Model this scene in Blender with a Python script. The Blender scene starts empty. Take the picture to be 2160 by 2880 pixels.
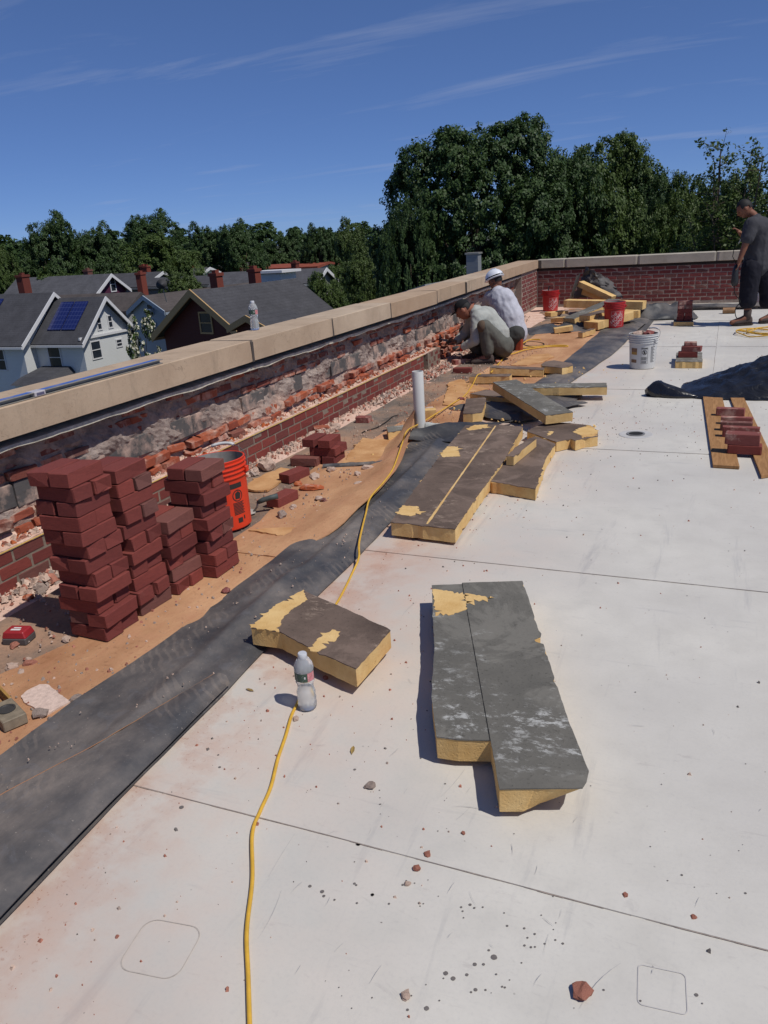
import bpy, bmesh, math, random
import numpy as np
from mathutils import Vector, Matrix, noise

# ------------------------------------------------------------------ camera, sky, sun, exposure
SC = bpy.context.scene
COL = SC.collection
EYE = 1.55
FPX = 2200.0                     # focal length in photograph pixels (2160 x 2880)
PITCH, ROLL, YAW = math.radians(19.67), math.radians(3.6), math.radians(23.819)

def _basis():
    fw = Vector((0, math.cos(PITCH), -math.sin(PITCH))); rt = Vector((1, 0, 0)); up = rt.cross(fw)
    r = rt*math.cos(ROLL) - up*math.sin(ROLL); u = up*math.cos(ROLL) + rt*math.sin(ROLL)
    R = Matrix.Rotation(YAW, 3, 'Z')
    return R@r, R@u, R@fw
BR, BU, BF = _basis()
cam = bpy.data.cameras.new('camera'); cam_o = bpy.data.objects.new('camera', cam); COL.objects.link(cam_o)
M = Matrix((BR, BU, -BF)).transposed().to_4x4(); M.translation = (0, 0, EYE); cam_o.matrix_world = M
cam.sensor_fit = 'VERTICAL'; cam.sensor_height = 36.0; cam.lens = 36.0*FPX/2880.0
cam.clip_start = 0.05; cam.clip_end = 2000
SC.camera = cam_o

SUN_EL = math.radians(57); SUN_DIR = Vector((0.975*math.cos(SUN_EL), -0.222*math.cos(SUN_EL), math.sin(SUN_EL))).normalized()
SUN_AZ = math.atan2(SUN_DIR.x, SUN_DIR.y)
w = bpy.data.worlds.new('World'); SC.world = w; w.use_nodes = True
nt = w.node_tree; nt.nodes.clear()
out = nt.nodes.new('ShaderNodeOutputWorld'); bg = nt.nodes.new('ShaderNodeBackground'); bg.inputs['Strength'].default_value = 0.09
sky = nt.nodes.new('ShaderNodeTexSky'); sky.sky_type = 'NISHITA'; sky.sun_disc = False
sky.sun_elevation = SUN_EL; sky.sun_rotation = SUN_AZ; sky.altitude = 6000; sky.air_density = 1.0; sky.dust_density = 0.3; sky.ozone_density = 4.0
# thin cirrus streaks, drawn over the dome by direction
tc = nt.nodes.new('ShaderNodeTexCoord'); sep = nt.nodes.new('ShaderNodeSeparateXYZ'); nt.links.new(tc.outputs['Generated'], sep.inputs[0])
def wmath(op, a, b=None, clamp=False):
    n = nt.nodes.new('ShaderNodeMath'); n.operation = op; n.use_clamp = clamp
    for i, x in enumerate((a, b)):
        if x is None: continue
        if isinstance(x, (int, float)): n.inputs[i].default_value = x
        else: nt.links.new(x, n.inputs[i])
    return n.outputs[0]
zz = wmath('ADD', wmath('MAXIMUM', sep.outputs[2], 0.0), 0.10)
cx_ = wmath('DIVIDE', sep.outputs[0], zz); cy_ = wmath('DIVIDE', sep.outputs[1], zz)
cmb = nt.nodes.new('ShaderNodeCombineXYZ'); nt.links.new(cx_, cmb.inputs[0]); nt.links.new(cy_, cmb.inputs[1])
mp = nt.nodes.new('ShaderNodeMapping'); mp.inputs['Rotation'].default_value = (0, 0, math.radians(-28)); mp.inputs['Scale'].default_value = (0.55, 2.0, 1); mp.inputs['Location'].default_value = (3.1, 0.7, 0)
nt.links.new(cmb.outputs[0], mp.inputs[0])
nz = nt.nodes.new('ShaderNodeTexNoise'); nz.inputs['Scale'].default_value = 0.9; nz.inputs['Detail'].default_value = 9; nz.inputs['Roughness'].default_value = 0.62; nz.inputs['Distortion'].default_value = 0.6
nt.links.new(mp.outputs[0], nz.inputs['Vector'])
cr = nt.nodes.new('ShaderNodeValToRGB'); cr.color_ramp.elements[0].position = 0.55; cr.color_ramp.elements[1].position = 0.78; cr.color_ramp.elements[1].color = (0.30, 0.30, 0.30, 1); cr.color_ramp.elements[0].color = (0, 0, 0, 1)
nt.links.new(nz.outputs['Fac'], cr.inputs[0])
tint = nt.nodes.new('ShaderNodeMix'); tint.data_type = 'RGBA'; tint.blend_type = 'MULTIPLY'; tint.inputs['Factor'].default_value = 1.0
gam = nt.nodes.new('ShaderNodeGamma'); gam.inputs[1].default_value = 0.62; nt.links.new(sky.outputs[0], gam.inputs[0])
nt.links.new(gam.outputs[0], tint.inputs[6]); tint.inputs[7].default_value = (0.84, 1.15, 1.82, 1)
mx = nt.nodes.new('ShaderNodeMix'); mx.data_type = 'RGBA'
nt.links.new(cr.outputs[0], mx.inputs['Factor']); nt.links.new(tint.outputs[2], mx.inputs[6]); mx.inputs[7].default_value = (4.6, 5.0, 6.4, 1)
nt.links.new(mx.outputs[2], bg.inputs[0]); nt.links.new(bg.outputs[0], out.inputs[0])

sl = bpy.data.lights.new('sun', 'SUN'); sl.energy = 3.6; sl.angle = math.radians(0.53); sl.color = (1.0, 0.955, 0.89)
so = bpy.data.objects.new('sun', sl); COL.objects.link(so); so.rotation_euler = SUN_DIR.to_track_quat('Z', 'Y').to_euler(); so.location = (20, -5, 30)
SC.view_settings.view_transform = 'Standard'; SC.view_settings.look = 'None'; SC.view_settings.exposure = 0.0; SC.view_settings.gamma = 1.0
SC.view_settings.use_curve_mapping = False

# ------------------------------------------------------------------ measuring helpers (photo pixel -> point in the place)
def ray(px, py): return BR*((px-1080)/FPX) + BU*(-(py-1440)/FPX) + BF
def G(p, z=0.0):
    d = ray(*p); t = (z-EYE)/d.z; return Vector((0, 0, EYE)) + d*t
def GX(p, x):
    d = ray(*p); t = x/d.x; return Vector((0, 0, EYE)) + d*t
def GY(p, y):
    d = ray(*p); t = y/d.y; return Vector((0, 0, EYE)) + d*t
def GD(p, depth): return Vector((0, 0, EYE)) + ray(*p)*depth
def crop(x0, y0, s): return lambda x, y: (x0 + s*x, y0 + s*y)
c1 = crop(0, 760, .2893); c2 = crop(400, 700, .3376); c3 = crop(1200, 720, .3014); c4 = crop(1960, 540, .19)
c5 = crop(700, 1000, .6028); c6 = crop(500, 1560, .7233); c7 = crop(1780, 1000, .229); cq = crop(1280, 940, .2893)
cb = crop(1180, 1600, .3254); cf = crop(1540, 740, .217); cs = crop(0, 1580, .2532); cm = crop(660, 1140, .2773); cr4 = crop(0, 1160, .5425)
dd = crop(0, 0, 1.302)

# ------------------------------------------------------------------ mesh helpers
class MB:
    def __init__(s): s.v = []; s.f = []; s.m = []
    def add(s, vs, fs, mi=0):
        o = len(s.v); s.v += [tuple(x) for x in vs]; s.f += [tuple(i+o for i in f) for f in fs]; s.m += [mi]*len(fs); return s
    def hexa(s, p, mi=0):   # p: 4 bottom ccw then 4 top ccw
        return s.add(p, [(3,2,1,0),(4,5,6,7),(0,1,5,4),(1,2,6,5),(2,3,7,6),(3,0,4,7)], mi)
    def box(s, a, b, mi=0):
        x0,y0,z0 = a; x1,y1,z1 = b
        return s.hexa([(x0,y0,z0),(x1,y0,z0),(x1,y1,z0),(x0,y1,z0),(x0,y0,z1),(x1,y0,z1),(x1,y1,z1),(x0,y1,z1)], mi)
    def bar(s, a, b, w, h, mi=0, up=(0,0,1)):
        a = Vector(a); b = Vector(b); d = (b-a).normalized(); x = d.cross(Vector(up)).normalized()*(w/2); z = x.cross(d).normalized()*(h/2)
        return s.hexa([a-x-z, a+x-z, b+x-z, b-x-z, a-x+z, a+x+z, b+x+z, b-x+z], mi)
    def prism(s, poly, z0, z1, mi=0, mtop=None):
        n = len(poly)
        area = sum(poly[i][0]*poly[(i+1)%n][1]-poly[(i+1)%n][0]*poly[i][1] for i in range(n))
        if area < 0: poly = poly[::-1]
        if not callable(z0): zz0 = z0; z0 = lambda x, y: zz0
        if not callable(z1): zz1 = z1; z1 = lambda x, y: zz1
        vs = [(p[0],p[1],z0(p[0],p[1])) for p in poly] + [(p[0],p[1],z1(p[0],p[1])) for p in poly]
        s.add(vs, [tuple(range(n))[::-1]] + [(i,(i+1)%n,n+(i+1)%n,n+i) for i in range(n)], mi)
        o = len(s.v)-2*n; s.f.append(tuple(range(o+n, o+2*n))); s.m.append(mi if mtop is None else mtop); return s
    def tube(s, path, r, n=8, mi=0, cap=True):
        P = [Vector(p) for p in path]; m = len(P); R = r if isinstance(r, (list, tuple)) else [r]*m
        vs = []; up = Vector((0.13, 0.21, 1)).normalized(); pv = None
        for i, p in enumerate(P):
            t = (P[min(i+1, m-1)]-P[max(i-1, 0)]).normalized()
            x = t.cross(up) if pv is None else pv - t*pv.dot(t)
            if x.length < 1e-4: x = t.cross(Vector((1,0,0)))
            x.normalize(); pv = x; y = t.cross(x)
            vs += [p + (x*math.cos(a)+y*math.sin(a))*R[i] for a in [2*math.pi*k/n for k in range(n)]]
        fs = [(i*n+k, i*n+(k+1)%n, (i+1)*n+(k+1)%n, (i+1)*n+k) for i in range(m-1) for k in range(n)]
        if cap: fs += [tuple(range(n))[::-1], tuple(range((m-1)*n, m*n))]
        return s.add(vs, fs, mi)
    def lathe(s, prof, n=32, c=(0,0,0), mi=0, cap=True):
        vs = []; m = len(prof)
        for r, z in prof: vs += [(c[0]+r*math.cos(2*math.pi*k/n), c[1]+r*math.sin(2*math.pi*k/n), c[2]+z) for k in range(n)]
        fs = [(i*n+k, i*n+(k+1)%n, (i+1)*n+(k+1)%n, (i+1)*n+k) for i in range(m-1) for k in range(n)]
        if cap: fs.append(tuple(range(n))[::-1])
        if cap and prof[-1][0] > 1e-5: fs.append(tuple(range((m-1)*n, m*n)))
        return s.add(vs, fs, mi)
    def mesh(s, name, mats):
        me = bpy.data.meshes.new(name); me.from_pydata(s.v, [], s.f)
        for x in (mats if isinstance(mats, (list, tuple)) else [mats]): me.materials.append(x)
        if any(s.m): me.polygons.foreach_set('material_index', s.m)
        me.update(); return me
    def build(s, name, mats, parent=None, smooth=False, bevel=0.0, auto=None):
        me = s.mesh(name, mats)
        if bevel:
            bm = bmesh.new(); bm.from_mesh(me); bmesh.ops.bevel(bm, geom=[e for e in bm.edges if e.calc_face_angle(0) > .5], offset=bevel, segments=1, affect='EDGES'); bm.to_mesh(me); bm.free()
        if smooth: me.polygons.foreach_set('use_smooth', [True]*len(me.polygons))
        if auto is not None:
            me.polygons.foreach_set('use_smooth', [True]*len(me.polygons)); me.set_sharp_from_angle(angle=math.radians(auto))
        return link(name, me, parent)
def link(name, me, parent=None):
    o = bpy.data.objects.new(name, me); COL.objects.link(o)
    if parent is not None: o.parent = parent
    return o
def tag(o, label, cat, group=None):
    o['label'] = label; o['category'] = cat
    if group: o['group'] = group
    return o
def thing(name, label, cat, loc=(0,0,0), rz=0.0, group=None):
    o = bpy.data.objects.new(name, None); COL.objects.link(o); o.location = loc; o.rotation_euler = (0,0,rz); o.empty_display_size = .1
    return tag(o, label, cat, group)
def struct(o): o['kind'] = 'structure'; return o
def stuff(o): o['kind'] = 'stuff'; return o
def fbm(x, y, z=0.0, sc=1.0, oc=4): return noise.fractal(Vector((x*sc, y*sc, z*sc)), 1.0, 2.0, oc)
def smooth_path(pts, sub=6):
    P = [Vector(p) for p in pts]; out_ = []
    for i in range(len(P)-1):
        a = P[max(i-1,0)]; b = P[i]; c = P[i+1]; d = P[min(i+2,len(P)-1)]
        for k in range(sub):
            t = k/sub; t2 = t*t; t3 = t2*t
            out_.append(0.5*((2*b) + (c-a)*t + (2*a-5*b+4*c-d)*t2 + (3*b-a-3*c+d)*t3))
    return out_ + [P[-1]]
def grid_sheet(name, rows, mat_, parent=None, thick=0.0, smooth=True):
    """rows: list of equal-length lists of points -> a sheet with real thickness"""
    nu, nv = len(rows), len(rows[0]); vs = [tuple(p) for r in rows for p in r]
    fs = [(i*nv+j, i*nv+j+1, (i+1)*nv+j+1, (i+1)*nv+j) for i in range(nu-1) for j in range(nv-1)]
    if thick:
        n0 = len(vs); vs += [(x,y,z-thick) for x,y,z in vs]
        fs += [tuple(n0+i for i in f)[::-1] for f in fs[:]]
        ring = [i*nv for i in range(nu)] + [(nu-1)*nv+j for j in range(1,nv)] + [i*nv+nv-1 for i in range(nu-2,-1,-1)] + [j for j in range(nv-2,0,-1)]
        for a, b in zip(ring, ring[1:]+ring[:1]): fs.append((a, b, b+n0, a+n0))
    m = MB(); m.add(vs, fs); o = m.build(name, mat_, parent)
    bm = bmesh.new(); bm.from_mesh(o.data); bmesh.ops.recalc_face_normals(bm, faces=bm.faces); bm.to_mesh(o.data); bm.free()
    if smooth:
        o.data.polygons.foreach_set('use_smooth', [True]*len(o.data.polygons)); o.data.set_sharp_from_angle(angle=math.radians(50))
    return o
RNG = random.Random(7)

# ------------------------------------------------------------------ materials
def lin(c): return tuple(((x/255)/12.92 if x/255 <= .04045 else ((x/255+.055)/1.055)**2.4) for x in c) + (1,)
class NT:
    def __init__(s, name):
        s.mat = bpy.data.materials.new(name); s.mat.use_nodes = True; s.t = s.mat.node_tree; s.n = s.t.nodes; s.b = s.n['Principled BSDF']
        s.tc = s.n.new('ShaderNodeTexCoord'); s.coord = s.tc.outputs['Object']
    def lk(s, a, b): s.t.links.new(a, b)
    def world(s):
        g = s.n.new('ShaderNodeNewGeometry'); s.coord = g.outputs['Position']; return s
    def scaled(s, sx, sy, sz):
        m = s.n.new('ShaderNodeMapping'); m.inputs['Scale'].default_value = (sx, sy, sz); s.lk(s.coord, m.inputs[0]); return m.outputs[0]
    def noise(s, scale, detail=5, rough=.55, vec=None, dist=0.0):
        n = s.n.new('ShaderNodeTexNoise'); n.inputs['Scale'].default_value = scale; n.inputs['Detail'].default_value = detail; n.inputs['Roughness'].default_value = rough; n.inputs['Distortion'].default_value = dist
        s.lk(vec or s.coord, n.inputs['Vector']); return n.outputs['Fac']
    def voro(s, scale, vec=None, feature='F1'):
        n = s.n.new('ShaderNodeTexVoronoi'); n.inputs['Scale'].default_value = scale; n.feature = feature; s.lk(vec or s.coord, n.inputs['Vector']); return n.outputs['Distance']
    def wave(s, scale, vec=None, direction='Z', dist=0.0, profile='SAW'):
        n = s.n.new('ShaderNodeTexWave'); n.inputs['Scale'].default_value = scale; n.bands_direction = direction; n.wave_profile = profile; n.inputs['Distortion'].default_value = dist
        s.lk(vec or s.coord, n.inputs['Vector']); return n.outputs['Fac']
    def ramp(s, x, a, b, va=0.0, vb=1.0):
        n = s.n.new('ShaderNodeMapRange'); n.inputs[1].default_value = a; n.inputs[2].default_value = b; n.inputs[3].default_value = va; n.inputs[4].default_value = vb; s.lk(x, n.inputs[0]); return n.outputs[0]
    def math(s, op, a, b=0.0, clamp=False):
        n = s.n.new('ShaderNodeMath'); n.operation = op; n.use_clamp = clamp
        for i, x in enumerate((a, b)):
            if isinstance(x, (int, float)): n.inputs[i].default_value = x
            else: s.lk(x, n.inputs[i])
        return n.outputs[0]
    def mix(s, fac, a, b, mode='MIX'):
        n = s.n.new('ShaderNodeMix'); n.data_type = 'RGBA'; n.blend_type = mode
        if isinstance(fac, (int, float)): n.inputs['Factor'].default_value = fac
        else: s.lk(fac, n.inputs['Factor'])
        for i, c in ((6, a), (7, b)):
            if isinstance(c, tuple): n.inputs[i].default_value = c if len(c) == 4 else c+(1,)
            else: s.lk(c, n.inputs[i])
        return n.outputs[2]
    def rand(s): return s.n.new('ShaderNodeObjectInfo').outputs['Random']
    def xyz(s):
        n = s.n.new('ShaderNodeSeparateXYZ'); s.lk(s.coord, n.inputs[0]); return n.outputs
    def done(s, col, rough=.8, bump=None, bs=.3, bd=.01, spec=None, metal=0.0):
        if isinstance(col, tuple): s.b.inputs['Base Color'].default_value = col if len(col) == 4 else col+(1,)
        else: s.lk(col, s.b.inputs['Base Color'])
        if isinstance(rough, (int, float)): s.b.inputs['Roughness'].default_value = rough
        else: s.lk(rough, s.b.inputs['Roughness'])
        s.b.inputs['Metallic'].default_value = metal
        if spec is not None: s.b.inputs['Specular IOR Level'].default_value = spec
        if bump is not None:
            n = s.n.new('ShaderNodeBump'); n.inputs['Strength'].default_value = bs; n.inputs['Distance'].default_value = bd; s.lk(bump, n.inputs['Height']); s.lk(n.outputs[0], s.b.inputs['Normal'])
        return s.mat
def simple(name, c, rough=.7, var=.12, sc=8, bump=.15, bd=.004, spec=.4, metal=0.0):
    t = NT(name); n = t.noise(sc, 6, .6); c4 = c if len(c) == 4 else c+(1,)
    dark = tuple(x*(1-var) for x in c4[:3]); lite = tuple(min(1, x*(1+var)) for x in c4[:3])
    return t.done(t.mix(t.ramp(n, .3, .7), dark, lite), rough, n, bump, bd, spec, metal)
def m_roof():
    t = NT('white_roof_membrane').world(); x, y, z = t.xyz()
    big = t.noise(1.1, 6, .6); fine = t.noise(38, 6, .65); med = t.noise(6, 7, .62)
    base = t.mix(t.ramp(med, .32, .68), lin((194,190,181)), lin((210,206,196)))
    base = t.mix(t.ramp(t.noise(90, 4, .7), .50, .80, 0, .25), base, lin((160,160,160)))
    base = t.mix(t.ramp(t.noise(.75, 6, .65), .42, .62, 0, .40), base, lin((172,168,164)))
    base = t.mix(t.ramp(t.noise(15, 6, .75, t.scaled(.35, 1, 1), 1.5), .60, .70, 0, .30), base, lin((158,152,148)))
    # faint grey scuffs, stretched two ways
    sc1 = t.ramp(t.noise(9, 5, .7, t.scaled(1, .10, 1), .4), .58, .72); sc2 = t.ramp(t.noise(8, 5, .7, t.scaled(.12, 1, 1), .3), .63, .75)
    base = t.mix(t.math('MULTIPLY', t.math('ADD', sc1, sc2, True), .36), base, lin((140,140,143)))
    # brick dust tracked on to the sheet, thickest beside the torn-up strip
    near = t.ramp(x, -1.65, -.25, 1, 0); near = t.math('POWER', t.math('MAXIMUM', near, 0.0), 1.6)
    patchy = t.ramp(t.math('ADD', t.math('MULTIPLY', big, .6), t.math('MULTIPLY', med, .4)), .38, .64)
    d1 = t.math('MULTIPLY', near, t.math('MULTIPLY', patchy, .88), True)
    base = t.mix(d1, base, lin((196,156,132)))
    spk = t.ramp(t.noise(60, 3, .7), .60, .68); edge = t.math('POWER', t.math('MAXIMUM', t.ramp(x, -1.7, -1.15, 1, 0), 0.0), 1.3)
    base = t.mix(t.math('MULTIPLY', t.math('MULTIPLY', edge, t.ramp(med, .46, .56)), t.math('ADD', .35, spk), True), base, lin((150,98,76)))
    spots = t.math('MULTIPLY', t.ramp(t.voro(17), .05, .035), t.ramp(t.noise(2.3, 3), .52, .58))
    base = t.mix(t.math('MULTIPLY', spots, .6), base, lin((112,104,100)))
    return t.done(base, .55, t.math('ADD', fine, med), .10, .004, .35)
def m_dust():
    t = NT('mortar_dust').world(); a = t.noise(7, 7, .65); b = t.noise(60, 5, .7)
    c = t.mix(t.ramp(a, .3, .7), lin((202,164,144)), lin((226,200,184))); c = t.mix(t.ramp(b, .5, .75, 0, .6), c, lin((150,112,96)))
    return t.done(c, .95, t.math('ADD', a, b), .6, .012, .1)
def m_felt():
    t = NT('grey_felt').world(); a = t.noise(3, 8, .65, t.scaled(1, .35, 1)); b = t.noise(50, 5, .7)
    c = t.mix(t.ramp(a, .3, .62), lin((74,69,65)), lin((128,116,106))); c = t.mix(t.ramp(t.noise(1.6, 6, .7), .40, .62, 0, .85), c, lin((168,134,110))); c = t.mix(t.ramp(b, .5, .8, 0, .4), c, lin((60,55,52)))
    return t.done(c, .9, t.math('ADD', a, b), .35, .008, .15)
def m_tan():
    t = NT('dusty_fibreboard').world(); a = t.noise(2.2, 8, .62, t.scaled(1, .55, 1)); b = t.noise(45, 6, .7); f = t.noise(14, 5, .65, t.scaled(3, .4, 1))
    c = t.mix(t.ramp(a, .32, .66), lin((150,106,76)), lin((200,158,120))); c = t.mix(t.ramp(f, .4, .75, 0, .5), c, lin((176,126,96)))
    c = t.mix(t.ramp(t.noise(1.3, 6, .7), .52, .7, 0, .6), c, lin((188,136,108)))
    c = t.mix(t.ramp(b, .56, .74, 0, .55), c, lin((112,76,56)))
    return t.done(c, .95, t.math('ADD', a, b), .45, .008, .1)
def m_epdm(name='black_rubber', dusty=.7, c0=(66,66,68)):
    t = NT(name).world(); a = t.noise(2.4, 8, .62); b = t.noise(22, 6, .7, t.scaled(1, .5, 1)); v = t.voro(55)
    dust = t.math('MULTIPLY', t.ramp(a, .40, .68), t.ramp(b, .25, .75, .35, 1))
    c = t.mix(t.math('MULTIPLY', dust, dusty), lin(c0), lin((150,138,128)))
    c = t.mix(t.ramp(t.noise(9, 6, .7, None, 1.2), .56, .64, 0, .35*dusty+.05), c, lin((104,104,108)))
    c = t.mix(t.ramp(t.noise(120, 3), .68, .74, 0, .5), c, lin((170,160,150)))
    tread = t.math('MULTIPLY', t.ramp(t.wave(13, None, 'DIAGONAL', 4.0, 'SIN'), .62, .80), t.ramp(t.noise(3.3, 3, .5), .56, .62)); c = t.mix(t.math('MULTIPLY', tread, .16), c, lin((150,136,124)))
    return t.done(c, t.ramp(a, .3, .7, .42, .75), t.math('ADD', b, t.math('MULTIPLY', v, .3)), .25, .006, .4)
def m_brick(name, ca, cb, white=.15, wsc=9, rough=.85):
    t = NT(name); r = t.rand(); a = t.noise(11, 7, .65); b = t.noise(70, 5, .7)
    t2 = NT.world(t); w_ = t.noise(wsc, 7, .68)
    c = t.mix(r, lin(ca), lin(cb)); c = t.mix(t.ramp(r, .84, .88, 0, .55), c, lin((118,88,80))); c = t.mix(t.ramp(a, .3, .7), c, t.mix(.26, c, (.02,.012,.012,1))); c = t.mix(t.ramp(b, .58, .8, 0, .35), c, lin((150,110,98)))
    c = t.mix(t.ramp(w_, .62-white*.35, .74-white*.2, 0, .85), c, lin((196,168,152))) if white > .2 else t.mix(t.ramp(w_, .60, .80, 0, white*2), c, lin((150,112,100)))
    return t.done(c, rough, t.math('ADD', a, t.math('MULTIPLY', b, .7)), .4, .006, .2)
def m_concrete(name, ca, cb, stain=(110,98,84), tan=.5):
    t = NT(name).world(); a = t.noise(3.2, 8, .65); b = t.noise(80, 5, .75); s_ = t.noise(5, 6, .7, t.scaled(1, 1, .3))
    r = t.rand(); c = t.mix(t.ramp(a, .3, .7), lin(ca), lin(cb)); c = t.mix(t.math('MULTIPLY', r, tan), c, lin((164,132,102)))
    c = t.mix(t.ramp(s_, .55, .75, 0, .5), c, lin(stain)); c = t.mix(t.ramp(b, .55, .8, 0, .45), c, lin((96,84,70)))
    cr_ = t.ramp(t.math('ABSOLUTE', t.math('SUBTRACT', t.noise(2.6, 6, .6, None, .5), .5)), 0.0, .006, 1, 0)
    c = t.mix(t.math('MULTIPLY', t.math('MULTIPLY', cr_, t.ramp(t.noise(1.4,3), .5, .6)), .35), c, lin((70,58,48)))
    return t.done(c, .9, t.math('ADD', a, b), .35, .006, .2)
def m_mortar():
    t = NT('old_mortar').world(); a = t.noise(6, 8, .7); b = t.noise(40, 6, .72); x, y, z = t.xyz()
    c = t.mix(t.ramp(a, .3, .7), lin((122,106,100)), lin((176,162,152))); c = t.mix(t.ramp(b, .5, .75, 0, .55), c, lin((88,70,66)))
    c = t.mix(t.math('MULTIPLY', t.ramp(t.noise(2.2, 5, .7), .42, .6), t.ramp(z, .42, .30)), c, lin((205,170,150)))
    return t.done(c, .95, t.math('ADD', a, b), .8, .014, .1)
def m_foam():
    t = NT('yellow_foam').world(); a = t.noise(7, 7, .65); b = t.noise(120, 4, .7)
    c = t.mix(t.ramp(a, .32, .68), lin((200,162,104)), lin((222,190,134))); c = t.mix(t.ramp(t.noise(3, 6, .7), .55, .72, 0, .55), c, lin((186,126,78))); c = t.mix(t.ramp(t.noise(30, 4, .7), .64, .74, 0, .5), c, lin((128,86,46)))
    pit = t.ramp(t.voro(95), .08, .34); c = t.mix(t.ramp(pit, .0, .5, .14, 0), c, lin((140,98,52)))
    return t.done(c, .95, t.math('ADD', t.math('ADD', a, t.math('MULTIPLY', pit, .2)), t.math('MULTIPLY', b, .6)), .45, .008, .1)
def m_facer(name, ca, cb, scuff):
    t = NT(name).world(); a = t.noise(4, 8, .65); b = t.noise(90, 5, .7); s_ = t.noise(26, 7, .8, t.scaled(.55, 1, 1)); k = t.noise(3.1, 5, .6)
    c = t.mix(t.ramp(a, .3, .7), lin(ca), lin(cb)); c = t.mix(t.ramp(b, .56, .74, 0, .6), c, lin((34,32,30)))
    c = t.mix(t.ramp(t.noise(2.3, 7, .7, None, .8), .50, .56, 0, .38), c, tuple(min(1,v*1.5) for v in lin(cb)[:3]))
    msk = t.math('MULTIPLY', t.ramp(s_, .52, .60), t.ramp(k, .50, .60)); c = t.mix(t.math('MULTIPLY', msk, .8), c, lin(scuff))
    return t.done(c, .9, t.math('ADD', a, b), .3, .005, .15)
def m_wood():
    t = NT('plywood').world(); v = t.scaled(9, .9, 1); a = t.noise(5, 6, .6, v, 1.5); b = t.noise(60, 4, .7, v)
    c = t.mix(t.ramp(a, .3, .7), lin((134,98,62)), lin((172,130,88))); c = t.mix(t.ramp(b, .55, .8, 0, .4), c, lin((100,70,46)))
    return t.done(c, .8, t.math('ADD', a, b), .2, .003, .2)
ROOF = m_roof(); DUST = m_dust(); FELT = m_felt(); TAN = m_tan(); RUBBER = m_epdm(); RUBBER2 = m_epdm('grey_rubber_flap', .35, (64,65,67))
BRICK_NEW = m_brick('new_red_brick', (138,68,60), (106,54,52), .10); BRICK_DARK = m_brick('dark_red_brick', (108,54,51), (138,70,62), .10)
BRICK_OLD = m_brick('old_orange_brick', (176,96,66), (142,72,56), .42, 6); BRICK_PURPLE = m_brick('old_dark_brick', (136,72,58), (110,74,70), .36, 5); BRICK_FAR = m_brick('far_wall_brick', (124,66,64), (104,56,56), .12)
BRICK_ORANGE = m_brick('broken_orange_brick', (190,104,60), (166,86,56), .22); BRICK_DUSTY = m_brick('dusty_red_brick', (146,86,80), (126,72,68), .30, 7)
BLOCK = m_brick('grey_block', (84,82,82), (104,102,100), .46, 5); COPING = m_concrete('coping_concrete', (164,146,126), (190,172,150)); COPING_GREY = m_concrete('coping_concrete_grey', (156,150,136), (178,172,158), (112,106,96), .12)
MORTAR = m_mortar(); MORTAR_NEW = simple('grey_mortar', lin((128,116,104)), .95, .2, 40, .5, .006, .1); MORTAR_PALE = simple('pale_mortar', lin((150,136,126)), .95, .2, 30, .4, .006, .1)
FOAM = m_foam(); FACER = m_facer('grey_facer', (92,90,85), (112,109,102), (184,184,180)); FACER_BR = m_facer('brown_facer', (84,72,65), (116,100,90), (160,142,126))
WOOD = m_wood(); BLACK = simple('black_gap', (.012,.012,.012), .9); LEAD = simple('lead_flashing', lin((184,178,162)), .8, .35, 14, .4, .006)
STONE = simple('pale_rubble', lin((190,166,150)), .95, .3, 30, .6, .01, .1); STONE_GREY = simple('grey_rubble', lin((150,134,124)), .95, .3, 26, .6, .01, .1); STONE_RED = simple('red_rubble', lin((160,108,92)), .95, .3, 30, .6, .01, .1)
DIRT = simple('seam_dirt', lin((150,136,126)), .95, .3, 60); DROP = simple('wet_drop', lin((108,102,98)), .5, .2, 60, .05)

# ------------------------------------------------------------------ the roof
CORNER = Vector((-3.33, 15.45, 0))
def wall_x(y): return -3.1 if y < 8.5 else -3.1 - (y-8.5)/(15.45-8.5)*.23
r = MB(); r.box((-3.16, -8, -.3), (14, 15.6, 0)); roof = struct(r.build('roof_deck', ROOF))
def seam(y, x0, x1, wid=.11, xdir=False):
    m = MB(); n = 60; top = []; bot = []
    for i in range(n+1):
        x = x0+(x1-x0)*i/n; j = fbm(x, y, 0, .8)*.006
        top.append((x, y+j)); bot.append((x, y+wid+j*.5))
    for i in range(n):
        a, b = top[i], top[i+1]; c, d = bot[i+1], bot[i]
        P = [a, b, c, d]
        if xdir: P = [(p[1], p[0]) for p in P][::-1]
        zt = [.0035, .0035, .0012, .0012] if not xdir else [.0012, .0012, .0035, .0035]
        m.add([(p[0],p[1],q) for p,q in zip(P,zt)]+[(p[0],p[1],-.002) for p in P], [(0,1,2,3),(4,5,1,0),(5,6,2,1),(6,7,3,2),(7,4,0,3)])
    m.build('seam_lap', ROOF, roof)
    d = MB()
    for i in range(n*4):
        x = x0+(x1-x0)*i/(n*4); x2 = x0+(x1-x0)*(i+1)/(n*4); w1 = max(0, .0016+fbm(x, y, 3, 9)*.0018)
        j = fbm(x, y, 0, .8)*.006; j2 = fbm(x2, y, 0, .8)*.006
        P = [(x,y+j-w1-.0005),(x2,y+j2-w1-.0005),(x2,y+j2-.0003),(x,y+j-.0003)]
        if xdir: P = [(p[1],p[0]) for p in P][::-1]
        d.add([(p[0],p[1],.0025) for p in P], [(0,1,2,3)])
    d.build('seam_dirt_line', DIRT, roof)
for ys in (1.495, 3.40, 5.55, 7.7, 10.4, 13.0): seam(ys, -1.65, 6)
for xs, a, b in ((.62, -4, 1.4), (-.05, 7.75, 12.9), (1.9, -4, 15)): seam(xs, a, b, .09, True)
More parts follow.
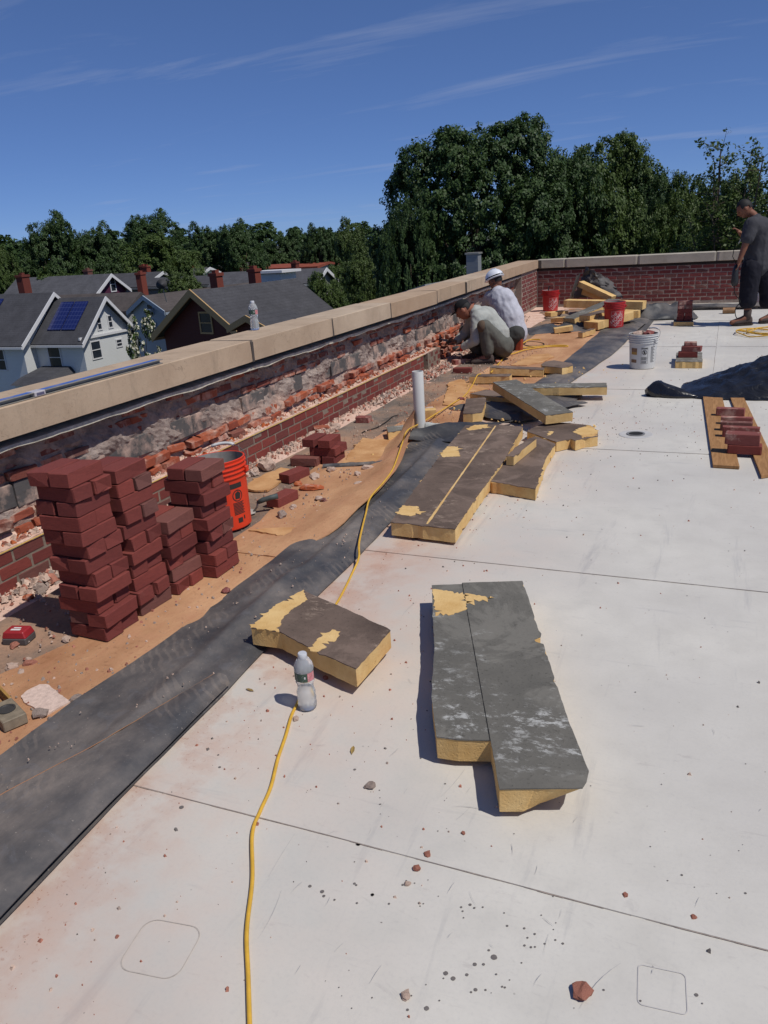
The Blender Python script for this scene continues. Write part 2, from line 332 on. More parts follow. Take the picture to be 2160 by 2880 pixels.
def weld_outline(cx, cy, w_, h_, ang, rad, wid=.0022):
    pts = []
    for sx, sy, a0 in ((1,1,0),(-1,1,90),(-1,-1,180),(1,-1,270)):
        for k in range(7):
            a = math.radians(a0+15*k); pts.append((sx*(w_/2-rad)+rad*math.cos(a), sy*(h_/2-rad)+rad*math.sin(a)))
    ca, sa = math.cos(ang), math.sin(ang); m = MB(); n = len(pts)
    P = [(cx+x*ca-y*sa, cy+x*sa+y*ca) for x, y in pts]; I = [(cx+(x*ca-y*sa)*(1-wid*2/w_), cy+(x*sa+y*ca)*(1-wid*2/h_)) for x, y in pts]
    for i in range(n):
        j = (i+1) % n; m.add([(P[i][0],P[i][1],.0015),(P[j][0],P[j][1],.0015),(I[j][0],I[j][1],.0015),(I[i][0],I[i][1],.0015)], [(0,1,2,3)])
    m.build('weld_patch_outline', simple('weld_outline', lin((172,163,154)), .9, .15, 60) if rad > .02 else simple('faint_outline', lin((186,182,178))), roof)
a_, b_, c_ = G((345,2735)), G((560,2610)), G((470,2575)); ctr = (G((330,2710))+G((572,2625)))/2
weld_outline(ctr.x+.0, ctr.y, .155, .145, math.radians(8), .035)
ctr = G((1862,2782)); weld_outline(ctr.x, ctr.y, .10, .10, math.radians(5), .012)
# roof drain
dr = G((1788,1222)); m = MB(); m.lathe([(.125,0.0),(.12,.003),(.085,.003),(.075,.0025)], 36, (dr.x,dr.y,.001)); m.build('drain_collar', simple('drain_collar', lin((186,184,181)), .6), roof)
m = MB(); m.lathe([(.052,.001),(.052,.0035),(.0,.004)], 28, (dr.x,dr.y,.003)); m.build('drain_hole', BLACK, roof)
m = MB(); m.lathe([(.066,.0005),(.068,.006),(.060,.008),(.052,.005),(.052,.0005)], 30, (dr.x,dr.y,.003), 0, False); m.build('drain_ring', simple('drain_ring', lin((120,120,120)), .5), roof)
# dark wet drops
m = MB(); rg = random.Random(4)
def drop(x, y, r_):
    n = 12; m.add([(x+r_*(1+.12*math.sin(3*k+x*50))*math.cos(2*math.pi*k/n), y+.95*r_*math.sin(2*math.pi*k/n), .0014) for k in range(n)], [tuple(range(n))])
c8 = crop(1000, 2000, .6992); c9 = crop(0, 1860, .663)
for px, py, rr in [(557,991,17),(363,1056,13),(393,1077,13),(448,1062,9),(480,1020,11),(515,1020,8),(483,1122,10),(286,1197,13),(566,1060,6),(590,1110,6),(598,813,5),(610,865,7),(679,875,7),(721,898,7),(692,913,6),(761,937,6),(680,944,7),(706,951,7),(722,950,6),(804,922,6),(806,853,4),(796,880,4),(1371,1143,10),(1146,1167,6),(998,1123,6),(68,741,10),(273,776,5),(461,780,9),(478,793,7),(425,790,7),(431,806,6),(512,790,6),(108,495,6),(143,519,5),(80,452,6),(118,465,5),(182,517,4),(210,523,4),(401,583,4),(190,700,8),(204,684,6),(523,1123,6),(601,1113,6),(465,1132,6),(620,1083,4),(668,1014,5),(12,537,14),(118,467,4),(97,376,5),(100,415,4)]:
    p = G(c8(px, py)); drop(p.x, p.y, rr*.00042*1.0)
for px, py, rr in [(770,620,16),(932,450,10),(926,398,8),(1520,775,16),(1315,955,10),(1367,978,12),(1374,997,9),(1580,991,10),(1504,944,8),(1468,673,7),(1592,686,6),(1633,702,6),(1622,733,6),(1505,460,10),(1615,607,5),(1612,580,4),(1610,548,5)]:
    p = G(c9(px, py)); drop(p.x, p.y, rr*.00045)
for i in range(110):
    p = G((rg.uniform(900,2100), rg.uniform(2050,2860))) if i < 70 else G((rg.uniform(1150,2150), rg.uniform(1250,2000)))
    drop(p.x, p.y, rg.choice((.0012,.0016,.002,.003)))
stuff(tag(m.build('roof_spatter', DROP), 'dark dried drops spattered across the white roof membrane', 'spatter'))

# scratches and scuffs in the sheet
rg = random.Random(12); m = MB()
for i in range(60):
    p = G((rg.uniform(500,2150), rg.uniform(1250,2860))); 
    if p.x < -1.35: continue
    a = rg.choice((1.35,1.45,1.6,.3,2.6,1.2))+rg.uniform(-.2,.2); Ls = rg.uniform(.012,.06) if rg.random() < .85 else rg.uniform(.08,.2); w_ = rg.uniform(.0003,.0008); bend = rg.uniform(-.25,.25); k = 6; pts = []
    for j in range(k+1): t = j/k; aa = a+bend*t; pts.append((p.x+Ls*t*math.cos(aa), p.y+Ls*t*math.sin(aa)))
    for j in range(k):
        (x0,y0),(x1,y1) = pts[j], pts[j+1]; ww = w_*(1-abs(2*j/k-1)*.7); nx, ny = -(y1-y0), x1-x0; l_ = math.hypot(nx,ny) or 1; nx, ny = nx/l_*ww, ny/l_*ww
        m.add([(x0-nx,y0-ny,.0042),(x1-nx,y1-ny,.0042),(x1+nx,y1+ny,.0042),(x0+nx,y0+ny,.0042)], [(0,1,2,3)])
stuff(m.build('scratch_marks', simple('scratch', lin((168,165,162)), .8, .15, 60), roof))
# ------------------------------------------------------------------ torn-up layers beside the parapet
def strip(name, x0f, x1f, y0, y1, z0, mat_, amp=.006, nx=10, ny=160, jag=.02, thick=.004):
    rows = []
    for i in range(ny+1):
        y = y0+(y1-y0)*i/ny; xa, xb = x0f(y), x1f(y); xa += fbm(y, 1.3, 0, 1.2)*jag; xb += fbm(y, 7.7, 0, 1.6)*jag + fbm(y, 3.1, 0, 9)*jag*.35
        rows.append([(xa+(xb-xa)*j/nx, y, z0+max(0, amp*(.6+fbm(xa+(xb-xa)*j/nx, y, 2, 2.2)))) for j in range(nx+1)])
    return grid_sheet(name, rows, mat_, None, thick+z0*.9)
def lerp_tab(tab):
    def f(y):
        if y <= tab[0][0]: return tab[0][1]
        for (a, xa), (b, xb) in zip(tab, tab[1:]):
            if y <= b: return xa+(xb-xa)*(y-a)/(b-a)
        return tab[-1][1]
    return f
dust_edge = lerp_tab([(-3,-2.84),(2.2,-2.85),(5,-2.88),(6.8,-2.87),(9,-2.8),(11,-2.72),(15.4,-2.75)])
felt_edge = lerp_tab([(-3,-2.5),(1.8,-2.48),(2.1,-2.38),(3.6,-2.36),(4.1,-2.46),(4.9,-2.58),(5.3,-2.44),(6.7,-2.46),(9,-2.40),(10.5,-2.42),(13.5,-2.58),(15.4,-2.6)])
tan_edge = lerp_tab([(-3,-1.98),(3,-1.94),(3.95,-1.96),(4.8,-2.05),(6,-1.9),(7.8,-1.66),(9.3,-1.60),(13.3,-1.58),(15.4,-1.5)])
struct(strip('mortar_dust_bed', lambda y: wall_x(y)-.11, lambda y: dust_edge(y)+.04, -3, 15.4, .004, DUST, .012, 10, 220, .03))
struct(strip('grey_felt_layer', lambda y: dust_edge(y)-.02, lambda y: felt_edge(y)+.05, -3, 14.6, .010, FELT, .008, 8, 200, .03))
struct(strip('fibreboard_layer', lambda y: felt_edge(y)-.01, tan_edge, -3, 14.9, .018, TAN, .008, 12, 220, .02))
# far side: fibreboard in front of the far parapet
rows = []
for i in range(80):
    x = -2.4+i*.07; rows.append([(x, 14.72+fbm(x,3,0,2)*.03+j*.12, .012+.006*fbm(x,j*.3,0,3)) for j in range(6)])
struct(grid_sheet('fibreboard_far_layer', rows, TAN, None, .012))
# long peeled-back rubber strip along the near half
def rubber_strip(name, label, y0, y1, ny, inner, outer, lift, roll=.02, seed=0):
    rows = []; nx = 26
    for i in range(ny+1):
        y = y0+(y1-y0)*i/ny; a, b = inner(y), outer(y); row = []
        a += fbm(y, seed, 0, 1.1)*.02; b += fbm(y, seed+5, 0, .9)*.015
        for j in range(nx+1):
            t = j/nx; x = a+(b-a)*t
            z = .030+lift(t, y)+.006*fbm(x*2, y, seed, 2.5)+.010*fbm(x*3.0, y*.55, seed+9, 1.6)
            if t > .86: z -= (t-.86)/.14*(.012+.014*math.sin((t-.86)/.14*1.57))
            row.append((x, y, max(z, .012)))
        rows.append(row)
    o = grid_sheet(name, rows, RUBBER, None, .0035); return tag(o, label, 'rubber strip')
inner1 = lerp_tab([(-3,-2.05),(1.4,-2.04),(3.1,-2.0),(3.95,-2.02),(4.7,-2.03),(5.4,-2.12)])
outer1 = lerp_tab([(-3,-1.48),(.95,-1.52),(2.4,-1.59),(3.4,-1.62),(4.4,-1.66),(5.4,-1.72)])
rubber_strip('rubber_strip', 'long black rubber roofing strip with dusty footprints, folded back along the near white roof', -2.5, 5.45, 190, inner1, outer1,
             lambda t, y: .016*math.exp(-((t-.62+.10*(y-1.5)/1.5*(1 if y < 3 else .3))/.07)**2)+.014*math.sin(math.pi*t), .02, 1)
inner2 = lerp_tab([(6.3,-1.98),(7.8,-1.70),(9.3,-1.63),(13.3,-1.6),(14.3,-1.55)])
outer2 = lerp_tab([(6.3,-1.45),(7.9,-1.37),(9.65,-1.19),(11,-1.14),(13.0,-1.05),(14.3,-.7)])
rubber_strip('rubber_strip', 'grey black rubber roofing strip lying between the red bucket and the squatting workers', 6.4, 14.2, 150, inner2, outer2,
             lambda t, y: .02*math.sin(math.pi*t)+.05*max(0, t-.72)*max(0, math.sin(y*1.9))*2, .02, 14)

# the strip's outer half is folded over itself: a second layer with a dusty edge
fold = lerp_tab([(-2.5,-2.03),(1.26,-1.86),(1.56,-1.75),(2.06,-1.62)]); rows = []; drow = []
STRIP = [o for o in bpy.data.objects if o.name == 'rubber_strip'][0]
for i in range(110):
    y = -2.5+i*4.54/109; a = fold(y)+.008*fbm(y,2,0,2); b = outer1(y)+.006+fbm(y,1+5,0,.9)*.015; row = []
    for j in range(12):
        t = j/11; x = a+(b-a)*t; row.append((x, y, .0585+.010*math.sin(math.pi*t)+.006*fbm(x*2,y,3,2.5)-(.024*max(0,t-.82)/.18)))
    rows.append(row); wd = .004+.005*max(0,fbm(y,9,0,5)); drow.append([(a-wd, y, .0568), (a+.002, y, .0592)])
grid_sheet('folded_flap', rows, RUBBER, STRIP, .003); grid_sheet('dust_line', drow, TAN, STRIP, .001)
# ------------------------------------------------------------------ bricks: a few chipped unit meshes shared by every brick
def brick_meshes(name, mat_, n=5, bev=.05, jit=.012, seed=1, chips=1):
    out_ = []; rg = random.Random(seed)
    for k in range(n):
        bm = bmesh.new(); bmesh.ops.create_cube(bm, size=1.0)
        for v in bm.verts: v.co = Vector((v.co.x*1.0, v.co.y, v.co.z))
        # bevel offset differs by axis: done on the unit cube, stretched later
        bmesh.ops.bevel(bm, geom=bm.edges[:], offset=bev*rg.uniform(.7, 1.2), segments=1, affect='EDGES')
        for v in bm.verts:
            v.co += Vector((rg.uniform(-1,1)*jit*.5, rg.uniform(-1,1)*jit, rg.uniform(-1,1)*jit*1.6))
        for c in range(chips):
            v = rg.choice(bm.verts[:]); v.co *= rg.uniform(.86, .95)
        me = bpy.data.meshes.new(name); bm.to_mesh(me); bm.free(); me.materials.append(mat_); out_.append(me)
    return out_
BM_NEW = brick_meshes('brick', BRICK_NEW, 6, .035, .010, 1); BM_DARK = brick_meshes('brick', BRICK_DARK, 6, .04, .014, 2); BM_OLD = brick_meshes('brick', BRICK_OLD, 6, .09, .05, 3, 4); BM_PUR = brick_meshes('brick', BRICK_PURPLE, 6, .08, .04, 4, 3)
BM_FAR = brick_meshes('brick', BRICK_FAR, 5, .05, .02, 5); BM_BLK = brick_meshes('block', BLOCK, 6, .025, .012, 6, 1); BM_DUSTY = brick_meshes('brick', BRICK_DUSTY, 5, .05, .025, 7, 2); BM_COP = brick_meshes('coping_stone', COPING, 5, .03, .006, 8, 0)
def put(name, meshes, loc, dim, rot=(0,0,0), parent=None, rg=RNG):
    o = bpy.data.objects.new(name, rg.choice(meshes)); COL.objects.link(o); o.location = loc; o.scale = dim; o.rotation_euler = rot
    if parent is not None: o.parent = parent
    return o
rg = random.Random(21)
# left parapet ------------------------------------------------------
LW = thing('parapet_wall', 'left parapet with concrete coping over torn old masonry and a new low brick face', 'parapet', (0,0,0))
def wall_mesh(name, x_off, y0, y1, z0, z1, mat_, amp, parent, res=.02):
    ny = int((y1-y0)/.03); nz = int((z1-z0)/res); rows = []
    for i in range(ny+1):
        y = y0+(y1-y0)*i/ny; row = []
        for k in range(nz+1):
            z = z0+(z1-z0)*k/nz; d = amp*(fbm(y, z*1.5, 0, 3.2, 5)*1.0+fbm(y, z, 5, 22, 3)*.40); row.append((wall_x(y)+x_off+d, y, z))
        rows.append(row)
    vs = [p for r_ in rows for p in r_]; nv = nz+1
    fs = [(i*nv+j, i*nv+j+1, (i+1)*nv+j+1, (i+1)*nv+j)[::-1] for i in range(ny) for j in range(nz)]
    m = MB(); m.add(vs, fs); return m.build(name, mat_, parent)
wall_mesh('mortar_face', -.117, -4, 14.0, -.02, .735, MORTAR, .036, LW)
m = MB(); m.box((-3.68, -6, -11.0), (-3.50, 15.9, .72)); m.build('wall_core', simple('outer_brick', lin((110,62,54)), .9, .3, 6), LW)
y = -.6
rowz = [(.668,.062),(.604,.062),(.540,.060)]
for k, (zt, h) in enumerate(rowz):
    y = .7 + k*.11
    while y < 13.9:
        L = rg.uniform(.17, .215)
        if rg.random() < .84:
            put('brick', BM_PUR if rg.random() < .72 else BM_OLD, (wall_x(y)-.158+rg.uniform(-.02,.016), y+L/2, zt-h/2), (.10, L-.014, h-.010-rg.uniform(0,.012)), (rg.uniform(-.03,.03), rg.uniform(-.05,.05), rg.uniform(-.03,.03)), LW, rg)
        y += L
y = .8
while y < 13.8:
    L = rg.uniform(.22, .36)
    if rg.random() < .86: put('block', BM_BLK, (wall_x(y)-.170+rg.uniform(-.010,.008), y+L/2, .413), (.12, L-.006, .130-rg.uniform(0,.016)), (rg.uniform(-.015,.015), rg.uniform(-.05,.03), rg.uniform(-.02,.02)), LW, rg)
    y += L
for zt, h, dep, lo, pr in ((.335,.066,-.136,.8,.9), (.272,.060,-.124,.9,.62), (.21,.064,-.12,9.0,.8), (.14,.064,-.115,9.05,.8), (.07,.064,-.11,9.1,.7)):
    y = lo
    while y < 13.8:
        L = rg.uniform(.10, .21)
        if rg.random() < pr: put('brick', BM_OLD, (wall_x(y)+dep+rg.uniform(-.02,.025), y+L/2, zt-h/2), (.11, L-.012, h-.008-rg.uniform(0,.018)), (rg.uniform(-.12,.12), rg.uniform(-.2,.2), rg.uniform(-.12,.12)), LW, rg)
        y += L
# new brick face: three courses
def brick_run(parent, y0, y1, z0, n, meshes, xo, L=.203, H=.0685, head=None, xf=wall_x, name='brick'):
    for c in range(n):
        y = y0 - (L/2 if c % 2 else 0)
        while y < y1-.02:
            a = max(y, y0); b = min(y+L, y1)
            if b-a > .03: put(name, meshes, (xf((a+b)/2)+xo, (a+b)/2, z0+c*H+H/2), (.092, b-a-.011, H-.011), (rg.uniform(-.012,.012), rg.uniform(-.02,.02), rg.uniform(-.012,.012)), parent, rg)
            y += L
brick_run(LW, .9, 8.42, .003, 3, BM_NEW, -.048); brick_run(LW, 8.56, 9.05, .003, 3, BM_NEW, -.05)
m = MB()
for y0, y1 in ((.9, 8.415), (8.565, 9.045)):
    n = int((y1-y0)/.05)
    for i in range(n):
        a = y0+(y1-y0)*i/n; b = y0+(y1-y0)*(i+1)/n; m.box((wall_x(a)-.13, a, -.01), (wall_x(a)-.0050, b, .2045+.004*fbm(a,0,0,9)))
m.build('mortar_bed', MORTAR_NEW, LW)
wall_mesh('ledge_rubble', -.1, .9, 9.0, .205, .23, DUST, .02, LW, .012)
rows = []
for i in range(260):
    y = .9+i*.031; rows.append([(wall_x(y)-.012-j*.02, y, .214+.006*fbm(y,j*.2,0,9)+(j/6)**2*.03*max(0,.6+fbm(y,j*.3,3,4))) for j in range(7)])
grid_sheet('ledge_mortar', rows, DUST, LW, .01)
# intact brick pier at the far end
brick_run(LW, 14.02, 15.44, .05, 9, BM_FAR, -.048, .205, .0695)
m = MB(); [m.box((-3.6, 14.0+k*.12, -.02), (wall_x(14.06+k*.12)-.005, 14.12+k*.12, .72)) for k in range(12)]; m.build('pier_mortar', MORTAR_PALE, LW)
# coping stones
def coping_joint(px): return GX(px, -3.06).y
js = [-1.9, -.5, .9, 2.3]
for p in ((548,742),(722,700),(847,668),(936,642),(1006,622),(1081,600)): js.append(GX(dd(*p), -3.06 if p[0] < 900 else -3.12).y)
js.append(15.42)
for a, b in zip(js, js[1:]):
    xa = wall_x((a+b)/2); ang = 0 if (a+b)/2 < 8.5 else math.atan2(.23, 6.95)
    o = put('coping_stone', BM_COP, (xa+.035-.19+rg.uniform(-.004,.004), (a+b)/2, .808+rg.uniform(-.003,.003)), (.38, (b-a)-.016, .152), (0, rg.uniform(-.008,.008), ang), LW, rg)
    if b < 4: o.data = o.data.copy(); o.data.materials[0] = COPING_GREY
    o2 = put('joint_sealant', BM_COP, (xa+.03-.19, b, .800), (.374, .03, .145), (0,0,ang), LW, rg)
    o2.data = o2.data.copy(); o2.data.materials[0] = simple('dark_joint', lin((74,68,64)), .95, .3, 30)
# lead flashing under the coping
m = MB(); n = 300
for i in range(n):
    a = -1.9+i*17.2/n; b = a+17.2/n; j1 = fbm(a,4,0,2.5)*.010; j2 = fbm(b,4,0,2.5)*.010; xa = wall_x(a); xb = wall_x(b)
    m.hexa([(xa-.16,a,.706),(xa-.012+j1,a,.684+j1),(xb-.012+j2,b,.684+j2),(xb-.16,b,.706),(xa-.16,a,.712),(xa-.012+j1,a,.690+j1),(xb-.012+j2,b,.690+j2),(xb-.16,b,.712)]); m.hexa([(xa-.014+j1,a,.667+j1*2),(xa-.007+j1,a,.667+j1*2),(xb-.007+j2,b,.667+j2*2),(xb-.014+j2,b,.667+j2*2),(xa-.0135+j1,a,.6895+j1),(xa-.0085+j1,a,.6895+j1),(xb-.0085+j2,b,.6895+j2),(xb-.0135+j2,b,.6895+j2)])
m.build('lead_flashing', LEAD, LW)
m = MB()
for i in range(60):
    a = -1.9+i*17.2/60; b = a+17.2/60; m.box((wall_x(a)-.3, a, .7235), (wall_x(a)-.02, b, .7345))
m.build('bed_joint', simple('dark_bed_joint', lin((62,58,52)), .95), LW)
# far parapet --------------------------------------------------------
FW = thing('parapet_wall', 'far parapet of dark red brick with pale joints and concrete coping', 'parapet', (CORNER.x, CORNER.y, 0), math.radians(2.5))
def bx(x): return x
H = .0695; L = .208
for c in range(9):
    hdr = (c == 4); l = .104 if hdr else L; x = .01-(l/2 if c % 2 else 0); x1 = 6.3
    while x < x1:
        a = max(x, .01); b = min(x+l, x1)
        if b-a > .03: put('brick', BM_FAR, ((a+b)/2, .046, .05+c*H+H/2), (b-a-.015, .092, H-.0155), (rg.uniform(-.012,.012), 0, rg.uniform(-.01,.01)), FW, rg)
        x += l
m = MB(); m.box((-.25, .0045, -.03), (9, .36, .70)); m.build('wall_core', MORTAR_PALE, FW)
m = MB(); m.box((-.3, .36, -11), (9, .42, .70)); m.build('outer_face', simple('outer_brick_far', lin((110,62,54)), .9, .3, 6), FW)
m = MB(); m.box((-.2, -.004, .6755), (9, .3, .7215)); m.build('bed_joint', simple('dark_bed_joint_far', lin((44,40,38)), .95), FW)
x = -.03
for l in (.55, 1.3, 1.32, 1.28, 1.3, 1.3, 1.3):
    o = put('coping_stone', BM_COP, (x+l/2, .155, .80), (l-.012, .38, .152), (rg.uniform(-.006,.006),0,0), FW, rg); o.data = o.data.copy(); o.data.materials[0] = COPING_GREY; x += l
# mason's line
tag(MB().tube([(wall_x(1.2)+.004,1.2,.212),(wall_x(5)+.004,5,.211),(wall_x(8.4)+.004,8.42,.212)], .0022, 6).build('mason_line', simple('yellow_string', lin((206,170,70)), .8)), 'thin yellow mason line stretched along the top of the new brick', 'string line')
# ------------------------------------------------------------------ brick stacks: every brick is a thing
ORD = ['bottom','second','third','fourth','fifth','sixth','seventh','eighth','ninth','tenth','eleventh','twelfth','thirteenth']
def stack(x1, y0, n, where, group, seed, top_mesh=None, lean=(0,0)):
    rg = random.Random(seed); h = .0607; L = .203; W = .097; z = .026
    for c in range(n):
        al = (c+seed) % 2; jx, jy = rg.uniform(-.018,.018)+lean[0]*c/n, rg.uniform(-.012,.012)+lean[1]*c/n
        for k in range(2):
            if al: loc = (x1-L/2+jx+rg.uniform(-.006,.006), y0+W/2+k*(W+.007)+jy, z+h/2); dim = (L, W, h-.0025)     # long side across
            else: loc = (x1-W/2-k*(W+.007)+jx, y0+L/2+jy+rg.uniform(-.006,.006), z+h/2); dim = (W, L, h-.0025)
            ms = BM_DARK if rg.random() < .7 else BM_NEW
            o = put('brick', ms, loc, dim, (rg.uniform(-.006,.006), rg.uniform(-.006,.006), rg.uniform(-.075,.075)), None, rg)
            side = (('nearer', 'farther') if al else ('right', 'left'))[k]
            tag(o, f'dark red brick in the {where}, {ORD[c] if c < n-1 else "top"} course, {side} one', 'brick', group)
        z += h
stack(-2.235, 2.165, 12, 'tall stack nearest the camera', 'stacked new bricks', 11, lean=(-.012,-.01))
stack(-2.245, 2.392, 11, 'second stack from the camera', 'stacked new bricks', 24)
stack(-2.225, 2.615, 6, 'short third stack in the row', 'stacked new bricks', 33)
stack(-2.165, 2.835, 9, 'stack beside the orange bucket', 'stacked new bricks', 46)
# loose bricks on the fibreboard
def brick(px, z, label, rz, ms=BM_DARK, dim=(.203,.097,.058), rx=0.0, group=None, off=(0,0)):
    p = G(px, z); o = put('brick', ms, (p.x+off[0], p.y+off[1], z+dim[2]/2), dim, (rx,0,rz), None, rg); return tag(o, label, 'brick', group)
brick(cm(490,985), .024, 'dark red brick lying between the trowel and the orange shard', math.radians(82))
brick(cm(610,745), .022, 'dark red brick lying just in front of the orange brick shard', math.radians(76))
brick(cm(725,600), .022, 'dark red brick lying crosswise against the small brick pile', math.radians(4))
PX, PY = -2.50, 4.83
for k, (dx, dy, z, al, lab) in enumerate([(0,0,.022,1,'bottom course, right one'),(-.105,0,.022,1,'bottom course, left one'),(-.04,-.045,.082,0,'middle course, nearer one'),(-.04,.06,.082,0,'middle course, farther one'),(-.02,-.005,.142,1,'top course, right one'),(-.14,.0,.142,1,'top course, left one')]):
    o = put('brick', BM_DARK, (PX+dx, PY+dy, z+.03), (.097,.203,.058) if al else (.203,.097,.058), (0,0,rg.uniform(-.06,.06)), None, rg)
    tag(o, 'dark red brick in the small pile by the wall, '+lab, 'brick', 'small pile of six bricks')
brick(cm(1310,170), .016, 'small dark brick half lying on the grey felt by the rubble', .1, BM_DUSTY, (.12,.09,.05))
brick(c3(335,1090), .016, 'dark red brick lying flat in front of the squatting worker', .05, BM_DARK, (.203,.09,.058))
brick(c3(300,1010), .012, 'shadowed dark brick lying at the foot of the torn wall', .9, BM_DUSTY, (.15,.09,.058))
# ------------------------------------------------------------------ foam insulation boards
FT = .072
def jag(poly, step=.05, amp=.005, seed=0, bite=True):
    rg = random.Random(seed); out_ = []; n = len(poly)
    for i in range(n):
        a = Vector(poly[i][:2]); b = Vector(poly[(i+1)%n][:2]); L = (b-a).length; k = max(1, int(L/step)); nrm = Vector((-(b-a).y, (b-a).x)).normalized() if L > 1e-6 else Vector((0,0))
        for j in range(k):
            p = a+(b-a)*j/k
            if j: p += nrm*(rg.uniform(-amp, amp)*.30 + (rg.uniform(-.2,1.0)*amp*2.0*(1 if rg.random() < .5 else -1) if rg.random() < .14 else 0))
            out_.append((p.x, p.y))
    return out_
SEEDC = [100]
def board(label, poly, z0, facer=FACER_BR, t=FT, tilt=None, amp=.006, patches=(), face=True, chamfer=None, cat='insulation board', under=None):
    """poly: world outline of the top; z0 underside height"""
    SEEDC[0] += 1; c = sum((Vector((p[0],p[1],0)) for p in poly), Vector())/len(poly)
    th = thing('insulation_board', label, cat, (c.x, c.y, z0), 0, 'torn foam insulation boards')
    loc = [(p[0]-c.x, p[1]-c.y) for p in poly]
    tz = (lambda x, y: 0) if tilt is None else (lambda x, y: tilt[0]*x+tilt[1]*y)
    m = MB(); bot = jag(loc, .03, amp, SEEDC[0]); sh = chamfer or (lambda x, y: 0)
    m.prism(bot, lambda x, y: tz(x,y)+sh(x,y), lambda x, y: t-.004+tz(x,y)); 
    if under:
        h_ = len(m.v)//2; m.v[:h_] = [under(*v) for v in m.v[:h_]]
    m.build('foam_core', FOAM, th)
    if face:
        m = MB(); m.prism(jag([(x*1.004, y*1.004) for x, y in loc], .022, amp*.8, SEEDC[0]+50), lambda x, y: t-.0042+tz(x,y), lambda x, y: t+tz(x,y)); m.build('facer', facer, th)
    for pp in patches:
        q = jag([(p[0]-c.x, p[1]-c.y) for p in pp], .010, .016, SEEDC[0]+77); m = MB(); m.prism(q, lambda x, y: t-.002+tz(x,y), lambda x, y: t+.0016+tz(x,y)); m.build('torn_patch', FOAM, th)
    return th
def plank(label, A, B, w, t=FT, facer=FACER_BR, face=True, roll=0.0, seed=0, amp=.005, patches=()):
    A = Vector(A); B = Vector(B); d = B-A; L = d.length; yv = d.normalized(); xv = yv.cross(Vector((0,0,1))).normalized(); zv = xv.cross(yv)
    if roll: R = Matrix.Rotation(roll, 3, yv); xv = R@xv; zv = R@zv
    th = thing('insulation_board', label, 'insulation board', (0,0,0), 0, 'torn foam insulation boards'); mt = Matrix((xv, yv, zv)).transposed().to_4x4(); mt.translation = A; th.matrix_world = mt
    SEEDC[0] += 1; P = [(-w/2,0),(w/2,0),(w/2,L),(-w/2,L)]
    m = MB(); m.prism(jag(P, .05, amp, SEEDC[0]), -t, -.004); m.build('foam_core', FOAM, th)
    if face: m = MB(); m.prism(jag(P, .025, amp*.8, SEEDC[0]+9), -.0043, 0); m.build('facer', facer, th)
    for pp in patches: m = MB(); m.prism(jag(pp, .01, .016, SEEDC[0]+3), -.002, .0016); m.build('torn_patch', FOAM, th)
    return th
def PZ(f, pts, z): return [G(f(*p), z)[:2] for p in pts]
# big grey T-shaped board, foreground
zt = .103
T_ = PZ(cb, [(107,142),(366,133),(370,121),(888,105),(948,275),(1045,585),(990,608),(1002,630),(1070,650),(1283,1305),(1460,1740),(1440,1830),(1405,1885),(690,1895),(655,1690),(615,1475),(330,1470),(148,1445),(105,1100),(130,700)], zt)
pt = PZ(cb, [(112,178),(372,205),(400,300),(405,352),(250,405),(137,410)], zt); pt2 = PZ(cb, [(388,214),(645,250),(410,300)], zt)
CT = sum((Vector((q[0],q[1])) for q in T_), Vector((0,0)))/len(T_); XJ, XI = T_[13][0]-CT.x+.06, T_[11][0]-CT.x
big = board('large dark grey faced foam board with a cut-out corner, lying alone on the white roof', T_, zt-FT-.008, FACER, FT+.008, None, .004, (pt, pt2), under=lambda x, y, z: (x-.11*max(0,min(1,(-.12-y)/.14))*max(0,min(1,(x-XJ)/(XI-XJ))), y, z))
p0 = G(cb(368,125), zt); p1 = G(cb(610,1480), zt); c = Vector(big.location)
m = MB(); d = (p1-p0)
for i in range(40):
    a = p0+d*(i/40); b = p0+d*((i+1)/40); o_ = Vector((.0015+.001*fbm(i,0,0,1.7),0,0)); m.add([tuple(a-o_-c+Vector((0,0,.0009))),tuple(a+o_-c+Vector((0,0,.0009))),tuple(b+o_-c+Vector((0,0,.0009))),tuple(b-o_-c+Vector((0,0,.0009)))], [(0,1,2,3)])
m.build('board_joint', BLACK, big)
# slab lying across the rubber strip
zt = .115
S2 = PZ(c6, [(285,283),(370,205),(490,138),(512,150),(640,205),(760,262),(826,293),(758,370),(692,442),(540,375),(400,300)], zt)
board('brown faced foam slab with a broken yellow end, lying across the rubber strip', S2, zt-FT-.004, FACER_BR, FT+.004, None, .006, (PZ(c6, [(283,284),(370,203),(488,137),(505,175),(440,215),(402,255),(395,300)], zt), PZ(c6, [(515,375),(540,330),(600,292),(632,300),(615,335),(545,378)], zt)))
